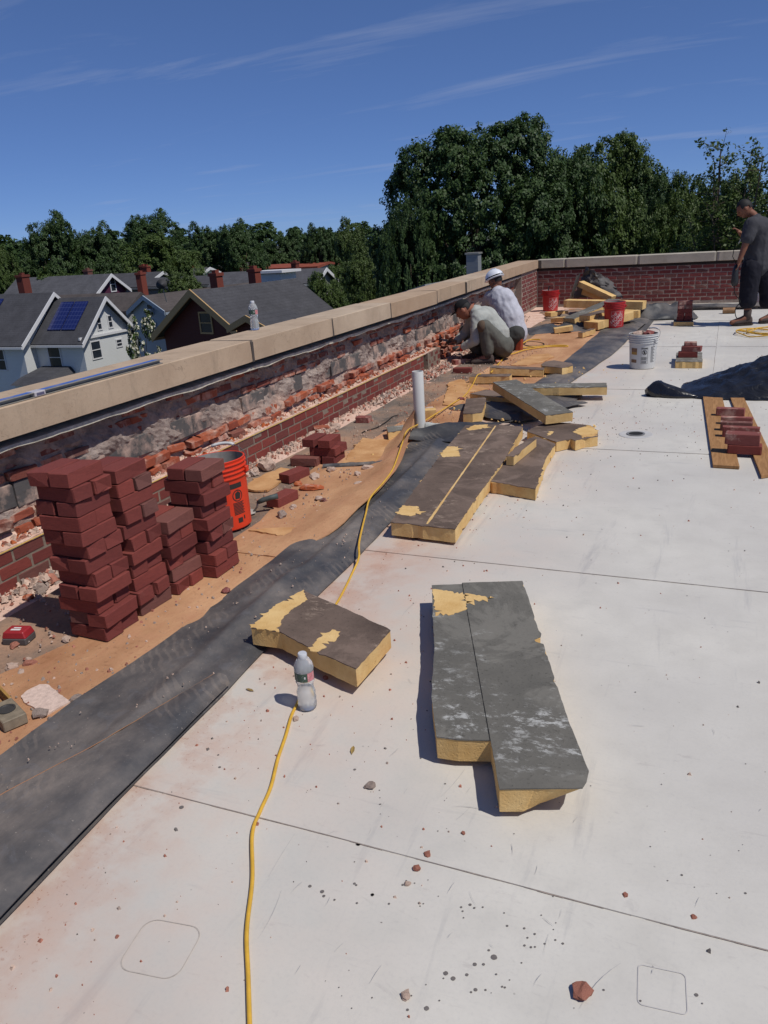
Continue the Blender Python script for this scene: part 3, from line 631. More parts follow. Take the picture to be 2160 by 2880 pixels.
# long brown board by the pipe
zt = .095
S3 = PZ(c5, [(663,775),(700,725),(800,590),(905,450),(1010,326),(1150,322),(1278,332),(1190,490),(1060,660),(962,808)], zt)
big3 = board('longest brown faced foam board, lying beside the white vent pipe with torn spots', S3, zt-FT-.006, FACER_BR, FT+.006, None, .007, (PZ(c5, [(690,740),(715,700),(790,705),(805,740),(750,750)], zt), PZ(c5, [(895,460),(925,425),(975,425),(985,470),(905,475)], zt), PZ(c5, [(1015,345),(1050,325),(1115,322),(1112,338),(1030,350)], zt)))
q0, q1 = G(c5(831,786), zt), G(c5(1151,328), zt); cc_ = Vector(big3.location); m = MB()
for i in range(50):
    a = q0+(q1-q0)*(i/50)-cc_; b = q0+(q1-q0)*((i+1)/50)-cc_; w1 = .005+.006*abs(fbm(i*.3,1,0,1)); w2 = .005+.006*abs(fbm((i+1)*.3,1,0,1)); h_ = Vector((0,0,.0008)); m.add([a-Vector((w1,0,0))+h_, a+Vector((w1,0,0))+h_, b+Vector((w2,0,0))+h_, b-Vector((w2,0,0))+h_], [(0,1,2,3)])
m.build('torn_joint', FOAM, big3)
zt = .075
board('brown faced foam board tucked under the right side of the longest board', PZ(c5, [(1120,585),(1150,560),(1240,430),(1335,375),(1430,412),(1385,480),(1337,622)], zt), .004, FACER_BR, FT, None, .007, (PZ(c5, [(1200,490),(1225,465),(1262,470),(1240,498)], zt),))
plank('narrow foam offcut standing on edge between two brown boards', G(c5(1218,470), .14), G(c5(1325,385), .14), .05, .06, FACER_BR)
zt = .08
board('brown faced foam board with a broken orange corner, nearest the roof drain', PZ(cq, [(700,938),(800,880),(905,848),(1110,858),(1312,880),(1385,930),(1388,985),(1235,1010),(1170,1030),(1125,1010),(985,1040),(925,1020)], zt), .004, FACER_BR, FT, None, .008, (PZ(cq, [(1140,945),(1200,910),(1312,882),(1383,930),(1385,980),(1240,1005),(1225,980)], zt), PZ(cq, [(890,965),(920,935),(960,945),(930,975)], zt)))
# grey plank propped on top, long cross board behind it
plank('grey faced foam plank with white scuffs, propped diagonally over the pile', G(cq(1015,772), .165), G(cq(482,452), .245), .225, FT, FACER)
plank('long yellow edged foam board lying crosswise under the propped grey plank', G(cq(560,500), .13), G(cq(1475,492), .125), .20, FT, FACER)
plank('foam board with a yellow edge behind the pile, cord crossing its end', G(cq(150,400), .10), G(cq(540,395), .105), .14, FT, FACER_BR)
plank('ragged foam board tilted up on the cross board by the squatting worker', G(cq(345,312), .135), G(cq(865,335), .10), .15, FT, FACER_BR)
board('small square foam offcut lying on the far grey rubber strip', PZ(cq, [(838,290),(880,262),(960,250),(1135,278),(1145,300),(1040,325),(990,318),(850,305)], .12), .045, FACER_BR, FT, None, .006)
board('dark topped foam offcut under the high end of the grey plank', PZ(cq, [(145,575),(300,535),(440,555),(620,640),(460,612),(300,595)], .10), .026, FACER_BR, FT, None, .007)
board('short thick brown foam block lying on the orange fibreboard', PZ(cq, [(108,625),(300,612),(300,650),(262,755),(170,770),(78,768)], .105), .026, FACER_BR, FT+.006, None, .005)
board('small foam block left of the white vent pipe', PZ(c5, [(642,335),(735,325),(742,345),(650,360)], .09), .022, FACER, FT, None, .004)
# foam blocks carrying bricks on the open roof
fb = PZ(crop(1640,820,.3134), [(828,585),(1075,590),(1070,545),(835,548)], .075)
board('small foam block under the short brick pile on the open roof', PZ(crop(1640,820,.3134), [(832,628),(1072,628),(1066,545),(838,548)], .072), .002, FACER, .07, None, .004)
board('small foam block under the far brick stack', PZ(crop(1640,820,.3134), [(815,272),(988,272),(985,235),(818,235)], .062), .002, FACER, .06, None, .004)
k6 = crop(1640,820,.3134)
p = G(k6(955,590), .073)
for (dx, dy, z, dim, rz, lab, ms) in [(-.02,.02,.073,(.20,.095,.06),.05,'bottom brick of the short pile on a foam block',BM_DARK),(.015,.03,.134,(.205,.095,.055),-.08,'dusty middle brick of the short pile on a foam block',BM_DUSTY),(.0,.06,.19,(.13,.09,.04),.1,'broken top brick of the short pile on a foam block',BM_DUSTY)]:
    tag(put('brick', ms, (p.x+dx, p.y+dy, z+dim[2]/2), dim, (0,0,rz), None, rg), lab, 'brick')
p = G(k6(905,265), .063); z = .063
for k in range(5):
    for s in (-1, 1):
        dim = (.098,.2,.056) if k in (0,1,3) else (.2,.098,.056)
        loc = (p.x+s*.052, p.y+.1, z+.028) if dim[0] < .15 else (p.x, p.y+.1+s*.052, z+.028)
        if k == 4 and s == 1: continue
        tag(put('brick', BM_DUSTY if k > 2 else BM_DARK, loc, dim, (0,0,rg.uniform(-.07,.07)), None, rg), f'dark brick in the far stack on a foam block, {ORD[k]} course, {(("left","right") if dim[0]<.15 else ("nearer","farther"))[(s+1)//2]} one', 'brick', 'bricks stacked on the far foam block')
    z += .0575
# ------------------------------------------------------------------ plywood strips with bricks, at the right
P1 = PZ(c7, [(862,505),(1100,520),(1310,1365),(985,1345)], .02); P2 = PZ(c7, [(1190,530),(1340,510),(1665,1210),(1665,1520),(1575,1518)], .02)
m = MB(); m.prism(P1, .004, .022); tag(m.build('plywood_strip', WOOD), 'left plywood strip carrying a row of bricks beside the black tarp', 'plywood')
a = G(c7(1190,530)); b = G(c7(1345,510)); e = G(c7(1575,1518)); w_ = (b-a)
m = MB(); m.prism([a[:2], b[:2], (e+w_*1.02)[:2], e[:2]], .004, .022); tag(m.build('plywood_strip', WOOD), 'right plywood strip running out of frame beside the black tarp', 'plywood')
def edge_brick(px, label, dim, rz, z=.023, ms=BM_DUSTY): 
    p = G(px, z); tag(put('brick', ms, (p.x, p.y+dim[1]/2, z+dim[2]/2), dim, (0,0,rz), None, rg), label, 'brick', 'bricks on the plywood strips')
edge_brick(c7(1195,745), 'dusty topped brick farthest along the plywood strips', (.21,.06,.06), -.03)
edge_brick(c7(1270,850), 'pink topped brick second farthest on the plywood strips', (.22,.055,.055), -.06)
edge_brick(c7(1265,930), 'pale mortar covered brick in the middle of the plywood row', (.215,.06,.065), -.04)
edge_brick(c7(1320,1010), 'dark brick behind the two-high pair on the plywood strips', (.24,.06,.075), -.05)
edge_brick(c7(1365,1215), 'lower brick of the nearest pair on the plywood strips', (.21,.095,.057), -.02, .023, BM_DARK)
edge_brick(c7(1345,1105), 'upper brick of the nearest pair on the plywood strips', (.215,.095,.075), -.03, .081, BM_DUSTY)
# ------------------------------------------------------------------ buckets
RED = simple('red_plastic', lin((176,36,40)), .45, .10, 5, .04, .002, .5); ORANGE = simple('orange_plastic', lin((206,58,30)), .45, .12, 6, .04, .002, .5)
WHITE = simple('white_plastic', lin((196,196,194)), .5, .06, 5, .03, .002, .45); INK = simple('black_print', lin((46,42,40)), .6); PRINT_W = simple('faded_white_print', lin((206,170,166)), .6, .1)
STEEL = simple('steel_wire', lin((130,128,124)), .4, .1, 30, .05, .001, .5, .7); GREYIN = simple('grimy_inside', lin((140,136,132)), .9, .3, 14); BRASSP = simple('tan_print', lin((150,118,64)), .6, .25, 30); BROWNP = simple('brown_print', lin((120,92,74)), .6, .3, 40)
BH, R0, R1 = .368, .131, .149
def rad(z): return R0+(R1-R0)*z/BH
def wrap(pts, phi, pad=.0012):
    out_ = []
    for s, z in pts: r_ = rad(z)+pad; a = phi+s/r_; out_.append((r_*math.cos(a), r_*math.sin(a), z))
    return out_
def wrap_poly(m, poly, phi, mi=0, pad=.0012, step=.012):
    # cut into vertical slices so that it follows the curve
    xs = [p[0] for p in poly]; a, b = min(xs), max(xs); n = max(1, int((b-a)/step))
    if n == 1 or len(poly) != 4: return m.add(wrap(poly, phi, pad), [tuple(range(len(poly)))], mi)
    (x0,z0),(x1,z1),(x2,z2),(x3,z3) = poly
    for i in range(n):
        t, u = i/n, (i+1)/n
        q = [(x0+(x1-x0)*t, z0+(z1-z0)*t),(x0+(x1-x0)*u, z0+(z1-z0)*u),(x3+(x2-x3)*u, z3+(z2-z3)*u),(x3+(x2-x3)*t, z3+(z2-z3)*t)]
        m.add(wrap(q, phi, pad), [(0,1,2,3)], mi)
    return m
def rect(x0, z0, x1, z1): return [(x0,z0),(x1,z0),(x1,z1),(x0,z1)]
def frame2(m, x0, z0, x1, z1, w_, phi, mi=0):
    for q in (rect(x0,z0,x1,z0+w_), rect(x0,z1-w_,x1,z1), rect(x0,z0,x0+w_,z1), rect(x1-w_,z0,x1,z1)): wrap_poly(m, q, phi, mi)
def text_mesh(s, size):
    cu = bpy.data.curves.new('lettering', 'FONT'); cu.body = s; cu.size = size; cu.align_x = 'CENTER'; cu.align_y = 'CENTER'; cu.offset = size*.022; cu.resolution_u = 2
    o = bpy.data.objects.new('lettering', cu); COL.objects.link(o); dg = bpy.context.evaluated_depsgraph_get(); me = bpy.data.meshes.new_from_object(o.evaluated_get(dg))
    vs = [(v.co.x, v.co.y) for v in me.vertices]; fs = [tuple(p.vertices) for p in me.polygons]; bpy.data.objects.remove(o); bpy.data.curves.remove(cu); bpy.data.meshes.remove(me); return vs, fs
def wrap_text(m, s, size, cx, cz, ang, phi, mi=0, sx=1.0):
    vs, fs = text_mesh(s, size); ca, sa = math.cos(ang), math.sin(ang)
    m.add(wrap([(cx+x*sx*ca-y*sa, cz+x*sx*sa+y*ca) for x, y in vs], phi, .0016), fs, mi)
def bucket(label, loc, mat_, phi, tilt=(0,0), handle='down', hphi=None, sc=1.0):
    th = thing('bucket', label, 'bucket', loc); th.rotation_euler = (tilt[0], tilt[1], 0); th.scale = (sc,sc,sc)
    m = MB(); pr = [(0,.004),(R0-.006,.0),(R0,.006)]
    pr += [(rad(z), z) for z in (.08,.16,.24,.268)]
    for z in (.272,.296,.318,.342): pr += [(rad(z)+.001,z),(rad(z)+.008,z+.002),(rad(z)+.008,z+.006),(rad(z)+.001,z+.008)]
    pr += [(R1+.002,BH-.008),(R1+.005,BH-.003),(R1,BH),(R1-.004,BH-.002),(rad(.2)-.004,.2),(R0-.004,.012),(0.0,.012)]
    n = 48; vs = []; mcount = len(pr)
    m.lathe(pr, n, mi=0); ins = (len(pr)-3)
    m.m = [1 if (i//n) >= len(pr)-4 and i < n*(len(pr)-1) else 0 for i in range(len(m.f))]
    m.build('body', [mat_, GREYIN], th, auto=40)
    hp = (phi+math.pi/2) if hphi is None else hphi
    a = Vector((math.cos(hp),math.sin(hp),0)); b = Vector((-math.sin(hp),math.cos(hp),0)); pth = []
    for k in range(25):
        t = math.pi*k/24; e = {'down':-1.05,'up':1.35,'lean':.55}[handle]
        pth.append(a*math.cos(t)*(R1+.012) + b*math.sin(t)*.20*math.cos(e) + Vector((0,0,.30+math.sin(t)*.20*math.sin(e))) + (b*.05*math.sin(t) if handle == 'down' else Vector()))
    m = MB(); m.tube(pth, .0022, 6); m.build('handle', STEEL, th, True)
    if handle != 'down': g = MB(); g.tube(pth[9:16], .009, 8); g.build('grip', WHITE, th, True)
    for s in (-1,1):
        e = MB(); c_ = a*s*(R1+.006)+Vector((0,0,.30)); e.box((c_.x-.012,c_.y-.012,.285),(c_.x+.012,c_.y+.012,.315)); e.build('handle_ear', mat_, th, bevel=.003)
    return th
def depot(th, phi):
    m = MB(); frame2(m, -.085,.035,.085,.235,.003,phi); m.build('logo_frame', PRINT_W, th)
    m = MB(); an = math.radians(42); n_ = Vector((-math.sin(an), math.cos(an)))
    for s, sz, off, sx in (('THE',.052,.062,1.0),('HOME',.075,.008,1.0),('DEPOT',.060,-.052,1.0)): wrap_text(m, s, sz, n_.x*off, .135+n_.y*off, an, phi, 0, sx)
    m.build('logo_lettering', PRINT_W, th)
def face_cam(loc): return math.atan2(-loc[1], -loc[0])
p = G((1726,928)); bk = bucket('red bucket with faded white lettering standing beside the white bucket, nearer red one', (p.x,p.y,.04), RED, face_cam(p)); depot(bk, face_cam(p)+.30)
p = G((1548,876)); bk = bucket('red bucket with a tool inside, standing in the far corner by the wall', (p.x,p.y,.012), RED, face_cam(p)); depot(bk, face_cam(p)+.45)
tag(MB().tube([(p.x-.02,p.y,.10),(p.x-.04,p.y,.42),(p.x-.02,p.y,.45)], .010, 8).build('hand_tool', simple('dark_rubber', lin((50,50,52)))), 'dark tool handle sticking out of the far red bucket', 'tool')
p = G((1806,1034)); PHI = face_cam(p)
bk = bucket('white bucket full of brick rubble with a wire handle standing up', (p.x,p.y,.002), WHITE, PHI, handle='lean', hphi=PHI+.9)
m = MB(); frame2(m, -.018,.06,.052,.232,.0018,PHI)
for k in range(5): wrap_poly(m, rect(-.013,.100+k*.0075,.047-.012*(k%2),.1035+k*.0075), PHI)
for k in range(3): wrap_poly(m, rect(-.013,.068+k*.009,.040,.072+k*.009), PHI)
wrap_poly(m, rect(-.014,.217,.048,.226), PHI)
for k in range(24):
    a, b = 2*math.pi*k/24, 2*math.pi*(k+1)/24; m.add(wrap([(.017+.026*math.cos(a),.182+.026*math.sin(a)),(.017+.026*math.cos(b),.182+.026*math.sin(b)),(.017+.021*math.cos(b),.182+.021*math.sin(b)),(.017+.021*math.cos(a),.182+.021*math.sin(a))], PHI), [(0,1,2,3)])
m.add(wrap([(-.002,.199),(.002,.203),(.036,.165),(.032,.161)], PHI), [(3,2,1,0)]); m.add(wrap([(.008,.168),(.022,.166),(.026,.190),(.014,.198),(.008,.188)], PHI), [(0,1,2,3,4)])
m.build('warning_panel', INK, bk)
m = MB()
for k in range(15): wrap_poly(m, rect(.085,.075+k*.0105,.135-.01*(k%3),.079+k*.0105), PHI)
wrap_poly(m, rect(.085,.232,.14,.238), PHI); m.build('instruction_text', INK, bk)
m = MB(); wrap_poly(m, rect(-.135,.185,-.062,.225), PHI); wrap_poly(m, rect(-.135,.07,-.065,.105), PHI); m.build('picture_panel', BROWNP, bk)
m = MB(); wrap_poly(m, rect(-.135,.155,-.062,.185), PHI); m.build('gold_panel', BRASSP, bk)
for k, (dx, dy, s_, mt_) in enumerate([(-.05,.01,.085,STONE),(.035,.0,.085,BRICK_DUSTY),(.0,.06,.075,STONE_RED),(.06,.06,.06,STONE),(-.02,-.06,.06,STONE_RED),(-.08,.05,.06,STONE_GREY)]):
    pass
WB = (p.x, p.y)
p = G((655,1489)); PH = face_cam(p)
ob = bucket('orange bucket with black printed panels, standing behind the brick stacks', (p.x-.035,p.y,.024), ORANGE, PH, (0,-.06), handle='lean', hphi=PH+1.25, sc=1.08)
PH += .62
m = MB()
def ring(m, cx, cz, r0, r1):
    for k in range(22):
        a, b = 2*math.pi*k/22, 2*math.pi*(k+1)/22; m.add(wrap([(cx+r1*math.cos(a),cz+r1*math.sin(a)),(cx+r1*math.cos(b),cz+r1*math.sin(b)),(cx+r0*math.cos(b),cz+r0*math.sin(b)),(cx+r0*math.cos(a),cz+r0*math.sin(a))], PH), [(0,1,2,3)])
wrap_poly(m, rect(-.040,.222,.035,.248), PH); ring(m, 0, .182, .026, .031); m.add(wrap([(-.015,.165),(.012,.163),(.02,.19),(.004,.205),(-.014,.196)], PH), [(0,1,2,3,4)])
for k in range(9): wrap_poly(m, rect(-.032,.082+k*.0075,.034-.008*(k%2),.0865+k*.0075), PH)
wrap_poly(m, rect(-.016,.036,.012,.062), PH); wrap_poly(m, rect(.022,.048,.03,.068), PH); m.build('warning_panel', INK, ob)
# white bucket behind the standing worker
p = GY(c4(930,1600), 13.6); p = G(c4(925,1690), 0.0); PH2 = face_cam(p)
bk = bucket('white bucket half hidden behind the standing worker', (p.x+.02,p.y+.05,.014), WHITE, PH2)
m = MB(); wrap_text(m, 'life', .05, .0, .13, 0, PH2+.1); m.build('lettering', INK, bk)
# ------------------------------------------------------------------ vent pipe
PVC = simple('white_pvc', lin((206,205,200)), .35, .04, 4, .02, .002, .5); p = G((1182,1216), .03)
VP = thing('vent_pipe', 'white plastic vent pipe standing out of the torn roof layers', 'vent pipe', (p.x,p.y,0)); PIPE = p.copy()
m = MB(); m.lathe([(.0445,.0),(.0445,.515),(.0435,.518),(.039,.518),(.039,.05),(0,.05)], 32); m.build('pipe', PVC, VP, auto=40)
m = MB(); prev = None
rows = []
for i in range(14):
    z = .015+.045*(1-i/13)**2; r_ = .047+.11*(i/13)
    rows.append([(r_*math.cos(a)*(1+.25*fbm(math.cos(a),math.sin(a),i*.1,1.3)), r_*math.sin(a)*(1+.25*fbm(math.cos(a)+4,math.sin(a),i*.1,1.3)), z+.012*fbm(a,i*.2,0,1.5)) for a in [2*math.pi*k/24 for k in range(25)]])
grid_sheet('flashing_boot', rows, RUBBER, VP, .004)
m = MB(); pth = [Vector((.045,.0,.03)), Vector((.12,.02,.06)), Vector((.22,.06,.075)), Vector((.32,.10,.05))]
rows = []
for i in range(16):
    t = i/15; rows.append([(.05+.34*t, -.02+.10*t+.05*(j/7)+.02*t*j/7, .030+.085*(1-t)**.7*math.sin(math.pi*(.15+.85*j/7))+.01*fbm(t*3,j*.4,0,2)) for j in range(8)])
grid_sheet('torn_white_flashing', rows, simple('scuffed_white_sheet', lin((176,178,174)), .7, .25, 22, .3), VP, .003)
# the curled black sheet round the pipe and the tan curl in front of it
rows = []
for i in range(30):
    t = i/29; row = []
    for j in range(16):
        s = j/15; x = p.x+.02+.62*t-.08*s*t; y = p.y-.10-.22*s+.50*t*(1-s)*1.3+.04*math.sin(5*t)
        row.append((x, y, .035+.055*math.sin(math.pi*min(1,s*1.15))*(1-.5*t)+.030*math.sin(3.2*t+2*s)**2+.014*fbm(x,y,0,5)))
    rows.append(row)
tag(grid_sheet('rubber_sheet', rows, m_epdm('sheet_rubber', .25, (52,52,54)), None, .004), 'crumpled black rubber sheet bunched at the foot of the white vent pipe', 'rubber sheet')
rows = []
for i in range(34):
    t = i/33; y = 3.15+t*2.55; row = []; ed = lerp_tab([(3.1,-1.98),(3.5,-1.83),(4.1,-1.85),(4.5,-1.88),(4.8,-1.93),(5.3,-2.06),(5.7,-2.16)])(y)+.012*fbm(y,1,0,3)+.006*fbm(y,4,0,14)
    for j in range(9):
        s = j/8; row.append((ed-.42*(1-s)*(1-.45*t)-.03*t*math.sin(s*1.5), y, .026+.034*min(1,s*1.6)**2*min(1,t*5)+(.02*t+.15*t**5)*s**2+.005*fbm(y,s,0,6)))
    rows.append(row)
tag(grid_sheet('fibreboard_edge', rows, TAN, None, .006), 'torn tan fibreboard edge curling up in front of the vent pipe', 'torn board')
# wrinkled sheets under the foam pile
def crumple(name, label, x0, x1, y0, y1, h, mat_, seed, nx=34, ny=40, rot=0.0, sc=3.0, base=.03):
    rows = []; cx, cy = (x0+x1)/2, (y0+y1)/2; ca, sa = math.cos(rot), math.sin(rot)
    for i in range(ny+1):
        row = []
        for j in range(nx+1):
            u, v = j/nx, i/ny; ex = min(u, 1-u, v, 1-v)*5; e = min(1, ex)
            x = x0+(x1-x0)*u+.08*fbm(u,v,seed,2.2)*(x1-x0); y = y0+(y1-y0)*v+.08*fbm(u,v,seed+4,2.2)*(y1-y0)
            rdg = 1-abs(fbm(x,y,seed,sc*.7))*2.2; z = base+h*e**.7*max(0, .35+.65*rdg*(.6+.8*fbm(u,v,seed+8,1.4)))
            dx, dy = x-cx, y-cy; row.append((cx+dx*ca-dy*sa, cy+dx*sa+dy*ca, max(z, base)))
        rows.append(row)
    return tag(grid_sheet(name, rows, mat_, None, .003), label, 'rubber sheet')
a = G(cq(520,800)); crumple('rubber_sheet', 'wrinkled black rubber sheet under the propped foam boards', a.x-.42, a.x+.42, a.y-.15, a.y+.72, .09, m_epdm('pile_rubber', .3, (58,58,60)), 5, rot=-.5)
a = G(cq(1010,650)); crumple('rubber_sheet', 'small fold of black rubber under the crosswise foam board', a.x-.30, a.x+.16, a.y-.08, a.y+.30, .05, RUBBER, 8, 20, 20, 0, 4, .02)
# ------------------------------------------------------------------ far corner heap
def pf(x, y, d): return GY(cf(x, y), d)
tag(grid_sheet('rubber_sheet', [[tuple(pf(490-170*s+10*fbm(s,t,0,3), 45+410*s**.9, 13.95+.15*s)*(1-t)+pf(800+180*s+20*fbm(s*2,t,1,3), 210+240*s, 14.05-.25*s)*t + Vector((.03*fbm(s*3,t*4,1,2.5), -.16*math.sin(math.pi*t)+.05*fbm(s*2.4,t*5,3,2.2), .05*math.sin(math.pi*t)*math.sin(3*s)+.05*abs(fbm(s*2,t*4,7,2.4))))) for t in [k/14 for k in range(15)]] for s in [k/16 for k in range(17)]], m_epdm('heap_rubber', .3, (56,56,58)), None, .004), 'stiff black rubber sheet thrown over the foam heap in the far corner', 'rubber sheet')
tag(grid_sheet('rubber_sheet', [[tuple(pf(430-100*s-60*t, 120+330*s+60*t, 13.9-.35*t)) for t in [k/8 for k in range(9)]] for s in [k/12 for k in range(13)]], RUBBER2, None, .004), 'black rubber flap hanging down the left of the far foam heap', 'rubber sheet')
plank('foam board leaning on top of the far corner heap', pf(440,230,13.75), pf(865,425,13.55), .16, .09, FACER, False)
plank('crumbly foam board under the leaning one in the far heap', pf(490,330,13.85), pf(800,440,13.7), .18, .09, FACER, False, amp=.02)
plank('long foam board lying level across the far heap', pf(240,470,13.3), pf(1260,490,13.1), .22, .12, FACER_BR, False)
plank('grey faced foam board sloping down the front of the far heap', pf(275,715,12.1), pf(870,465,13.0), .22, .10, FACER)
plank('split foam board resting low beside the nearer red bucket', pf(480,680,11.95), pf(760,610,12.5), .18, .085, FACER_BR)
plank('broken foam end poking out behind the nearer red bucket', pf(560,760,11.8), pf(1110,600,12.6), .26, .11, FACER_BR, False, amp=.03)
b0 = G(cf(1400,640)); crumple('rubber_sheet', 'dark rubber sheet draped in folds right of the far foam heap', b0.x-.60, b0.x+.62, 13.1, 14.3, .26, RUBBER2, 12, 40, 34, .05, 2.4, .02)
b0 = G(cf(1250,760)); m = MB(); m.prism([G(cf(*q))[:2] for q in ((1060,830),(1095,690),(1415,705),(1280,880),(1100,1000))], .006, .012); tag(m.build('rubber_sheet', RUBBER2), 'flat grey rubber piece on the roof right of the nearer red bucket', 'rubber sheet')
a = G(cf(200,690)); crumple('rubber_sheet', 'rumpled grey felt scrap left of the far foam heap', a.x-.35, a.x+.45, a.y-.4, a.y+.7, .08, FELT, 17, 24, 24, .3, 3, .02)
a = G(c4(500,1710)); rows = [[(x, 14.55+.09*math.cos(t)+.02*fbm(x,t,0,2), .05+.045*math.sin(t)+.01*fbm(x,0,3,3)) for t in [math.pi*2*k/10 for k in range(11)]] for x in [-1.2+.12*i for i in range(36)]]
tag(grid_sheet('rubber_roll', rows, RUBBER), 'black rubber edge rolled along the foot of the far parapet', 'rubber roll')
# ------------------------------------------------------------------ black tarp at the right
TARP = (lambda t: t.done(lin((30,30,33)), t.ramp(t.noise(6,5), .3,.7,.16,.34), t.noise(3.2, 4, .5, t.scaled(1,2.0,1.4), 1.6), .5, .06, .6))(NT('black_plastic').world())
rows = []; ny, nx = 60, 90
for i in range(ny+1):
    v = i/ny; row = []
    for j in range(nx+1):
        u = j/nx; x = -.30+2.3*u+.03*fbm(u,v,2,4); yb = 7.32+.08*fbm(u,0,7,3)+.10*max(0,.12-u)*6; yt = 8.0+.75*min(1,u*2.2)**.7
        y = yb+(yt-yb)*v; prof = math.sin(math.pi*min(1,max(0,v)))**.75; env = min(1, .10+u*2.6)**1.1
        rdg = abs(fbm(x*1.1+y*.9, y*.7-x*.4, 3, 1.9, 3)); rd2 = abs(fbm(x*1.3-y*.6, y+x*.5, 9, 4.2, 3))
        z = .008+prof*env*(.34+.06*fbm(x,y,1,1.5))-prof*.18*rdg*env-.09*rd2*prof*env
        row.append((x, y, max(z, .006)))
    rows.append(row)
tag(grid_sheet('tarp', rows, TARP, None, .002), 'shiny black plastic tarp heaped at the right edge of the roof', 'tarp')
bm = bmesh.new(); bmesh.ops.create_uvsphere(bm, u_segments=28, v_segments=18, radius=1.0)
for v in bm.verts:
    n = v.co.copy(); k = 1+.18*fbm(n.x,n.y,n.z,1.4); tail = max(0, n.x); v.co = Vector((-.47+.13*n.x*k+.20*tail**2, 7.44+.085*n.y*k-.06*tail, max(.006, .02+.115*n.z*k*(1-.55*tail))))
me = bpy.data.meshes.new('tarp'); bm.to_mesh(me); bm.free(); me.materials.append(TARP); me.polygons.foreach_set('use_smooth', [True]*len(me.polygons)); tag(link('tarp', me), 'rounded black plastic bundle at the left end of the tarp', 'tarp')
# ------------------------------------------------------------------ bottles
def plastic():
    t = NT('clear_plastic'); t.b.inputs['Transmission Weight'].default_value = .72; t.b.inputs['IOR'].default_value = 1.12; n = t.noise(70, 4)
    return t.done(lin((238,240,242)), .22, n, .25, .002)
CLEAR = plastic(); WATER = (lambda t: (t.b.inputs.__getitem__('Transmission Weight').__setattr__('default_value', 1.0), t.b.inputs.__getitem__('IOR').__setattr__('default_value', 1.2), t.done(lin((240,246,248)), .03))[2])(NT('water'))
FROST = simple('frosted_plastic', lin((190,192,196)), .35, .05, 10, .05, .001, .5); GREENL = simple('green_label', lin((58,78,66)), .5, .25, 60); PINKL = simple('pink_label', lin((190,120,124)), .5, .3, 90); WHT = simple('white_ink', lin((210,210,206)), .5)
def bottle(label, loc, phi, sc=1.0):
    th = thing('water_bottle', label, 'bottle', loc); th.scale = (sc,)*3
    pr = [(0,.003),(.024,.0),(.0305,.006),(.032,.02),(.0305,.03),(.032,.04),(.0295,.052),(.0315,.062),(.028,.074),(.0262,.082),(.0275,.094),(.0315,.104),(.0318,.112),(.0312,.114),(.0312,.144),(.0320,.146),(.0325,.156),(.029,.170),(.021,.184),(.0135,.192),(.0125,.197),(.0125,.200)]
    m = MB(); m.lathe(pr, 40); m.f = [f for f in m.f]; m.m = [0]*len(m.f); m.build('shell', CLEAR, th, smooth=True)
    m = MB(); m.lathe([(0,.005)]+[(max(.002,r_-.0022), z) for r_, z in pr[1:10]]+[(.0,.0822)], 36); m.build('water', WATER, th, smooth=True)
    m = MB(); m.lathe([(.0145,.188),(.0152,.190),(.0152,.204),(.0135,.2065),(0,.2068)], 28); m.build('cap', FROST, th, auto=40)
    m = MB(); seg = 40; 
    for k in range(seg):
        a, b = 2*math.pi*k/seg, 2*math.pi*(k+1)/seg; r_ = .0322; mi = 1 if 4 <= k <= 9 else 0
        m.add([(r_*math.cos(a+phi),r_*math.sin(a+phi),.114),(r_*math.cos(b+phi),r_*math.sin(b+phi),.114),(r_*math.cos(b+phi),r_*math.sin(b+phi),.144),(r_*math.cos(a+phi),r_*math.sin(a+phi),.144)], [(0,1,2,3)], mi)
    m.build('label_band', [GREENL, PINKL], th)
    m = MB()
    def lab(s0, z0, s1, z1): m.add([(.0326*math.cos(phi+s),.0326*math.sin(phi+s),z) for s, z in ((s0,z0),(s1,z0),(s1,z1),(s0,z1))], [(0,1,2,3)])
    for k in range(4): lab(.72, .119+k*.006, 1.35, .1215+k*.006)
    for k in range(5): lab(-.55, .117+k*.005, .1+.1*(k%3), .1185+k*.005)
    lab(.28,.126,.42,.134); m.build('label_print', WHT, th)
    return th
p = G((866,1990)); bottle('half full water bottle standing on the white roof by the yellow cord', (p.x,p.y,.0015), face_cam(p)-.35, 1.05)
p = GX((718,925), -3.22); q = G((718,928), .886); bottle('clear water bottle standing on the parapet coping', (q.x, q.y, .8845), face_cam(q)-.2, 1.08)
# ------------------------------------------------------------------ spirit levels
ALU = simple('dull_aluminium', lin((150,146,138)), .5, .15, 12, .1, .002, .5, .4); BLUE = (lambda t: t.done(t.mix(t.ramp(t.noise(30,6,.75,t.scaled(3,.25,1)), .50,.62), lin((52,96,176)), lin((150,140,132))), .5))(NT('worn_blue').world())
LV = thing('spirit_level', 'long grey spirit level with a worn blue stripe lying on the coping', 'spirit level', (-3.085, 0, .8855))
e = G(c1(1625,880), .90).y; m = MB(); m.box((-.055,.6,0),(0,e,.0035)); m.box((-.055,.6,.021),(0,e,.0245)); m.box((-.030,.6,.0035),(-.025,e,.021)); m.build('beam', ALU, LV, bevel=.0008)
m = MB(); m.box((-.052,.7,.0248),(-.018,e-.03,.0256)); m.build('blue_stripe', BLUE, LV)
v = G(c1(330,1195), .90).y; m = MB(); m.box((-.058,v-.035,.0022),(.003,v+.035,.027)); m.build('vial_block', simple('pale_vial', lin((176,172,176)), .4), LV, bevel=.003)
m = MB(); m.box((.003,v-.024,.008),(.0042,v+.024,.020)); m.build('vial_window', simple('vial_window', lin((86,84,110)), .3), LV)
